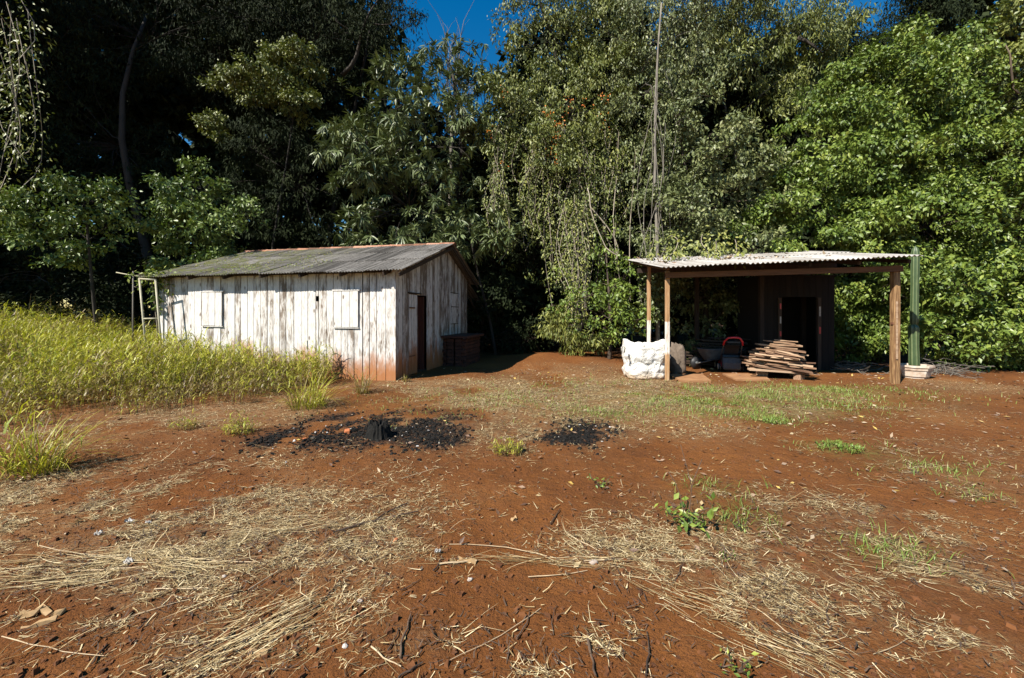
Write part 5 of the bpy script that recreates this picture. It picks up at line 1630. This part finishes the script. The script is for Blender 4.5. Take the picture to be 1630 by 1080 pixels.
def stems(xs, ys, hg, dr, k=4, flat=False):
    """grass stems with leaves leaving them"""
    m = len(xs); out = []
    isd = RS.rand(m) < dr
    clump = fbm(xs * 2.3, ys * 2.3, 107, 2)
    tint = np.where(isd, RS.rand(m) * .30, .36 + .34 * RS.rand(m) + .30 * clump)
    ln = hg * (.5 + .6 * RS.rand(m))
    gz = gsurf(xs, ys)
    az = RS.rand(m) * 6.28
    el = 1.52 - (.9 if flat else .40) * RS.rand(m) ** 1.5
    sc_ = np.clip(hg / .8, .25, 1.2)
    out.append(blades(xs, ys, gz - .02, ln, (.005 + .004 * RS.rand(m)) * (.5 + .5 * sc_), az, el, .2 + .5 * RS.rand(m), np.clip(tint - .12, 0, 1), 3))
    for q_ in range(k):
        f = .25 + .72 * RS.rand(m)
        hz = ln * f * np.sin(el); hx = ln * f * np.cos(el)
        out.append(blades(xs + hx * np.cos(az), ys + hx * np.sin(az), gz + hz, (.14 + .20 * RS.rand(m)) * sc_, (.011 + .012 * RS.rand(m)) * (.4 + .6 * sc_), RS.rand(m) * 6.28, 1.25 - .9 * RS.rand(m), 1.0 + 1.6 * RS.rand(m),
                          np.clip(np.where(isd & (f < .8), tint * .8, tint + .10 * RS.normal(size=m) + .18 * (f - .5)), 0, 1), 3))
    return out


def tuft(cx, cy, r, n, h, dry):
    n = int(n * .6)
    a = RS.rand(n) * 6.28; q = np.sqrt(RS.rand(n)) * r
    x, y = cx + q * np.cos(a), cy + q * np.sin(a) * .8
    if h > .5:
        return [blades(x, y, gsurf(x, y) - .01, h * (.45 + .75 * RS.rand(n)), .007 + .006 * RS.rand(n), a + RS.normal(size=n) * .6, 1.5 - .75 * RS.rand(n), .5 + 1.3 * RS.rand(n),
                       np.clip(np.where(RS.rand(n) < dry, RS.rand(n) * .3, .35 + .6 * RS.rand(n)), 0, 1), 4)] + stems(x[::5], y[::5], h * (.6 + .5 * RS.rand(len(x[::5]))), np.full(len(x[::5]), dry), 2, True)
    return stems(x, y, h * (.6 + .5 * RS.rand(n)) * (1.1 - .5 * q / r), np.full(n, dry), 2 if h > .5 else 3, h < .5)


# tall grass: left of and in front of the shed
parts = []
N_ = 26000
x = RS.uniform(-24, -2.6, N_); y = RS.uniform(5.0, 15.5, N_)
pxx = 815 + FPX * x / y
front = np.interp(pxx, [-200, 0, 90, 170, 235, 300, 400, 460, 520, 530], [5.3, 5.5, 6.1, 6.2, 6.0, 6.5, 6.7, 7.2, 7.3, 30])
front = front + 1.1 * (fbm(x * .9, y * .9, 101, 3) - .5) + .8 * (fbm(x * 3.2, y * 3.2, 102, 3) - .5)
# shed front wall line: keep out of the shed
lx = math.cos(-SROT) * (x + 2.735) - math.sin(-SROT) * (y - 9.36); ly = math.sin(-SROT) * (x + 2.735) + math.cos(-SROT) * (y - 9.36)
inside = (lx > -SL - .05) & (lx < .05) & (ly > -.06)
ok = (y > front) & ~inside & (lx < -1.05 - .5 * fbm(x, y, 105, 2)) & (ly < 2.5)
x, y = x[ok], y[ok]; n = len(x)
hn = fbm(x * .7, y * .7, 103, 3)
hgt = (.34 + .95 * hn + .25 * (fbm(x * 2.6, y * 2.6, 104, 2) - .5)) * (.6 + .55 * sstep(0, 1.6, y - front[ok])) * (1 + .20 * sstep(-8.5, -12.5, x))
hgt *= np.where(lx[ok] > -3.2, .82, 1.0)
dry = np.clip(.85 - sstep(.2, 2.0, y - front[ok]) * .68 + .75 * sstep(.52, .68, fbm(x * .9, y * .9, 109, 3)), .08, 1)
for r in range(2):
    xs, ys = x + RS.normal(size=n) * .10, y + RS.normal(size=n) * .10
    kp = RS.rand(n) < (.85 if r == 0 else .5)
    xs, ys, hg, dr = xs[kp], ys[kp], hgt[kp], dry[kp]; m = len(xs)
    parts += stems(xs, ys, hg, dr)
    az = RS.rand(m) * 6.28; gz = gh(xs, ys)
    if r == 0:                                  # a few seed stalks standing above the rest
        k = RS.rand(m) < .03
        parts.append(blades(xs[k], ys[k], gz[k], hg[k] * 1.45, np.full(k.sum(), .007), az[k], np.full(k.sum(), 1.45), .5 + .5 * RS.rand(k.sum()), np.full(k.sum(), .08), 3))
tag(build_blades('tall_grass', parts, M['grass_tall']), 'tall yellow green grass filling the left of the clearing up to the shed', 'grass', kind='stuff')

for (px, py, r, n_, h, dr, lb) in [(52, 752, .24, 300, .72, .35, 'loose tuft of tall grass nearest the camera at left'),
                                  (378, 690, .22, 170, .34, .4, 'low green tuft in front of the tall grass'),
                                  (295, 680, .2, 110, .26, .7, 'dry tuft at the front edge of the tall grass'),
                                  (490, 648, .3, 280, .75, .3, 'bushy tuft at the right end of the tall grass'),
                                  (577, 628, .12, 120, .62, .95, 'brown dry tuft standing before the shed corner'),
                                  (808, 722, .18, 170, .22, .55, 'small yellow tuft between the two burnt patches'),
                                  (645, 610, .1, 60, .2, .9, 'small dry tuft at the foot of the shed corner'),
                                  (1232, 672, .16, 90, .12, .2, 'small green tuft in front of the heap of boards'),
                                  (1335, 716, .25, 160, .10, .1, 'flat green tuft on the bare earth at right')]:
    c = at(px, py); o = np.array([c[0], c[1], g1(c[0], c[1])])
    tag(build_blades('grass_tuft', tuft(c[0], c[1], r, n_, h, dr), M['grass_short' if px > 1000 else 'grass_tall'], None, o), lb, 'grass tuft')


# small broad-leaved weeds
for (px, py, s, n_, lb) in [(1092, 842, .17, 90, 'dark green weed spreading on the straw at right of centre'), (957, 776, .09, 34, 'small upright green weed right of the centre'), (1180, 752 + 90, .07, 22, 'tiny weed on the straw beside the dark green weed'), (1460, 755, .06, 24, 'tiny weed on the red earth at far right'), (1156, 886, .06, 20, 'tiny weed below the dark green weed'), (1175, 1066, .08, 26, 'yellow green seedling at the bottom edge')]:
    c = np.array(at(px, py)); c[2] = float(gsurf(c[:1], c[1:2])[0])
    wd_ = thing('weed', lb, 'weed', c)
    mb = MB(); LV = Leaves()
    for k in range(7):
        a = random.random() * 6.28; e = c + np.array([math.cos(a) * s * random.uniform(.4, 1.3), math.sin(a) * s * random.uniform(.4, 1.3), s * random.uniform(.3, 1.3)])
        pts = bend(c, e, 4, .2); mb.tube(pts, .003, 4, .8, cap=False)
        m_ = n_ // 7 + 1
        pp = np.array(pts)[RS.randint(1, 4, m_)] + RS.normal(size=(m_, 3)) * s * .16
        LV.add(pp, nrm(RS.normal(size=(m_, 3)) + np.array([0, 0, -.1])), nrm(RS.normal(size=(m_, 3)) * .5 + np.array([0, 0, 1])), s * .36 * (.6 + .7 * RS.rand(m_)), .5, RS.rand(m_))
    if px == 1092:
        for k in range(3): mb.tube(bend(c, c + np.array([RS.normal() * .12, RS.normal() * .1, .38 + .1 * k]), 5, .15), .003, 4, .8, cap=False)
    mb.build('stem', M['stick'], wd_, origin=c); LV.build('leaves', M['leaf_bright'], wd_, origin=c)

# ------------------------------------------------------------------ sticks and wood bits
DARK = [(300, 742, 343, 727, .008), (595, 835, 650, 803, .011), (535, 850, 665, 816, .012), (875, 836, 892, 814, .008), (690, 916, 702, 892, .008), (637, 1047, 655, 982, .009),
        (618, 1036, 636, 1000, .006), (821, 1018, 842, 976, .007), (935, 1025, 948, 1082, .010), (632, 1082, 672, 1056, .008), (480, 985, 540, 926, .007), (128, 905, 156, 882, .012),
        (1075, 926, 1088, 884, .006), (1029, 1078, 1031, 1008, .007), (880, 1012, 886, 964, .004), (610, 790, 575, 800, .006), (148, 1062, 170, 1030, .007), (1510, 905, 1560, 930, .006),
        (220, 1005, 250, 980, .006), (640, 945, 668, 930, .005), (1330, 1010, 1345, 1030, .005)]
PALE = [(840, 918, 935, 912, .005), (245, 943, 332, 942, .005), (118, 907, 222, 906, .006), (285, 893, 405, 900, .005), (591, 1033, 638, 1062, .006), (1178, 950, 1290, 1042, .004),
        (1200, 1020, 1292, 1042, .005), (395, 942, 530, 856, .005), (715, 872, 925, 902, .005), (930, 897, 1120, 890, .004), (60, 870, 260, 895, .005), (1088, 905, 1106, 912, .008),
        (5, 1020, 165, 1050, .004), (170, 998, 300, 960, .004), (700, 905, 760, 897, .010), (905, 855, 955, 882, .005), (1390, 1040, 1480, 1000, .003), (640, 765, 700, 748, .004), (860, 970, 700, 1060, .003)]


def stick(px0, py0, px1, py1, r, mat, lb, grp):
    r = r * .62
    a, b = np.array(at(px0, py0)), np.array(at(px1, py1))
    n_ = 7; o = RS.normal(size=2) * .03 * np.linalg.norm(b - a)
    P = []
    for k in range(n_):
        t_ = k / (n_ - 1); q_ = a + (b - a) * t_; q_[:2] += o * math.sin(math.pi * t_) + RS.normal(size=2) * .003
        q_[2] = float(gsurf(q_[:1], q_[1:2])[0]) + r * 1.1 + .004
        P.append(q_)
    zz = np.array([q_[2] for q_ in P]); zz = np.convolve(np.pad(zz, 2, 'edge'), np.ones(5) / 5, 'valid')
    for q_, z_ in zip(P, zz): q_[2] = max(q_[2] - .004, z_) + .002
    mb = MB(); mb.tube(P, [r * (1 - .35 * k / (n_ - 1)) for k in range(n_)], 6, random.random(), wob=.12)
    if r > .008 and np.linalg.norm(b - a) > .35:
        s = P[3]; d = P[5] - P[3]; sd_ = np.array([-d[1], d[0], .0]) * .7
        mb.tube([s, s + d * .6 + sd_ * .6, s + d + sd_], [r * .6, r * .45, r * .25], 5)
    tag(mb.build('stick', mat, None, origin=P[0]), lb, 'stick', grp)


for q in DARK: stick(*q, M['stick'], 'dark brown stick lying on the red earth', 'dark sticks on the ground')
for q in PALE: stick(*q, M['stick_pale'], 'pale dry stalk lying on the ground', 'pale stalks on the ground')

CHIPS = [(45, 982, .085, .06, 'tan square piece of bark at the lower left'), (70, 975, .12, .03, 'upright tan splinter beside the square bark piece'), (62, 998, .13, .025, 'long flat tan splinter under the square bark piece'),
         (410, 1040, .085, .03, 'yellowish wood chip lying alone near the bottom'), (458, 1000, .06, .02, 'small tan wood chip left of the bottom centre'), (818, 830, .05, .025, 'small tan wood chip at the centre of the bare earth'),
         (92, 980, .05, .04, 'brown curled bark bit right of the tan splinter'), (743, 897, .12, .03, 'broken tan stalk end in the straw at centre')]
for (px, py, a, b, lb) in CHIPS:
    c = np.array(at(px, py)); c[2] = float(gsurf(c[:1], c[1:2])[0])
    mb = MB(); P = []
    for k in range(5):
        t_ = k / 4 - .5
        P.append([(a * t_, -b * random.uniform(.38, .5), .018 * (1 - 4 * t_ * t_) + .004), (a * t_, b * random.uniform(.38, .5), .010 + .02 * random.random()), (a * t_, b * random.uniform(.38, .48), .004), (a * t_, -b * .4, .0)])
    mb.grid(P, .6, closed=True); mb.add(P[0], [(0, 1, 2, 3)], .6); mb.add(P[-1], [(3, 2, 1, 0)], .6)
    o = mb.build('wood_chip', M['chip']); o.location = tuple(c); o.rotation_euler = (rad(random.uniform(-8, 8)), rad(random.uniform(-12, 2)), random.uniform(-.6, .9))
    tag(o, lb, 'wood chip')
for i, (px, py, s, mt, lb) in enumerate([(205, 832, .05, 'ashwhite', 'crumpled white scrap on the straw at left'), (236, 834, .035, 'ashwhite', 'small white scrap right of the crumpled one'), (157, 852, .045, 'ashwhite', 'white folded scrap on the straw at far left'), (357, 922, .03, 'stone', 'round pale pebble on bare earth at left'),
                                         (414, 878, .02, 'ashwhite', 'tiny white pebble above the round pebble'), (573, 958, .035, 'stone', 'pale pebble below the straw at centre left'), (945, 898, .05, 'stone', 'grey stone beside the long pale stalk'), (697, 884, .035, 'ashwhite', 'white scrap near the orange brick chip'),
                                         (549, 1029, .03, 'stone', 'grey pebble by the bottom at centre left'), (748, 925, .035, 'stone', 'dull pebble below the broken stalk'), (205, 897, .05, 'ashwhite', 'white paper scrap in the straw at left'), (670, 915, .02, 'stone', 'small pebble left of the dull pebble')]):
    c = np.array(at(px, py)); c[2] = float(gsurf(c[:1], c[1:2])[0])
    s *= .62
    if 'scrap' in lb:                            # thin torn sheet, crumpled
        mb = MB(); g_ = 7; P = []
        for a in range(g_):
            P.append([(c[0] + s * (a / 3 - 1) * .8 + RS.normal() * s * .10, c[1] + s * (b / 3 - 1) * .5 + RS.normal() * s * .10, c[2] + .008 + s * .45 * abs(RS.normal())) for b in range(g_)])
        mb.grid(P, .5); mb.grid([[(q[0], q[1], q[2] - .003) for q in row] for row in P][::-1], .5)
        tag(mb.build('scrap', M[mt], None, origin=c), lb, 'scrap')
    else:
        lump('pebble', (c[0], c[1], c[2] + s * .2), (s * .75, s * .6, s * .4), M['stone'], i * 1.7, lb, 'pebble', .7, 14, 9)
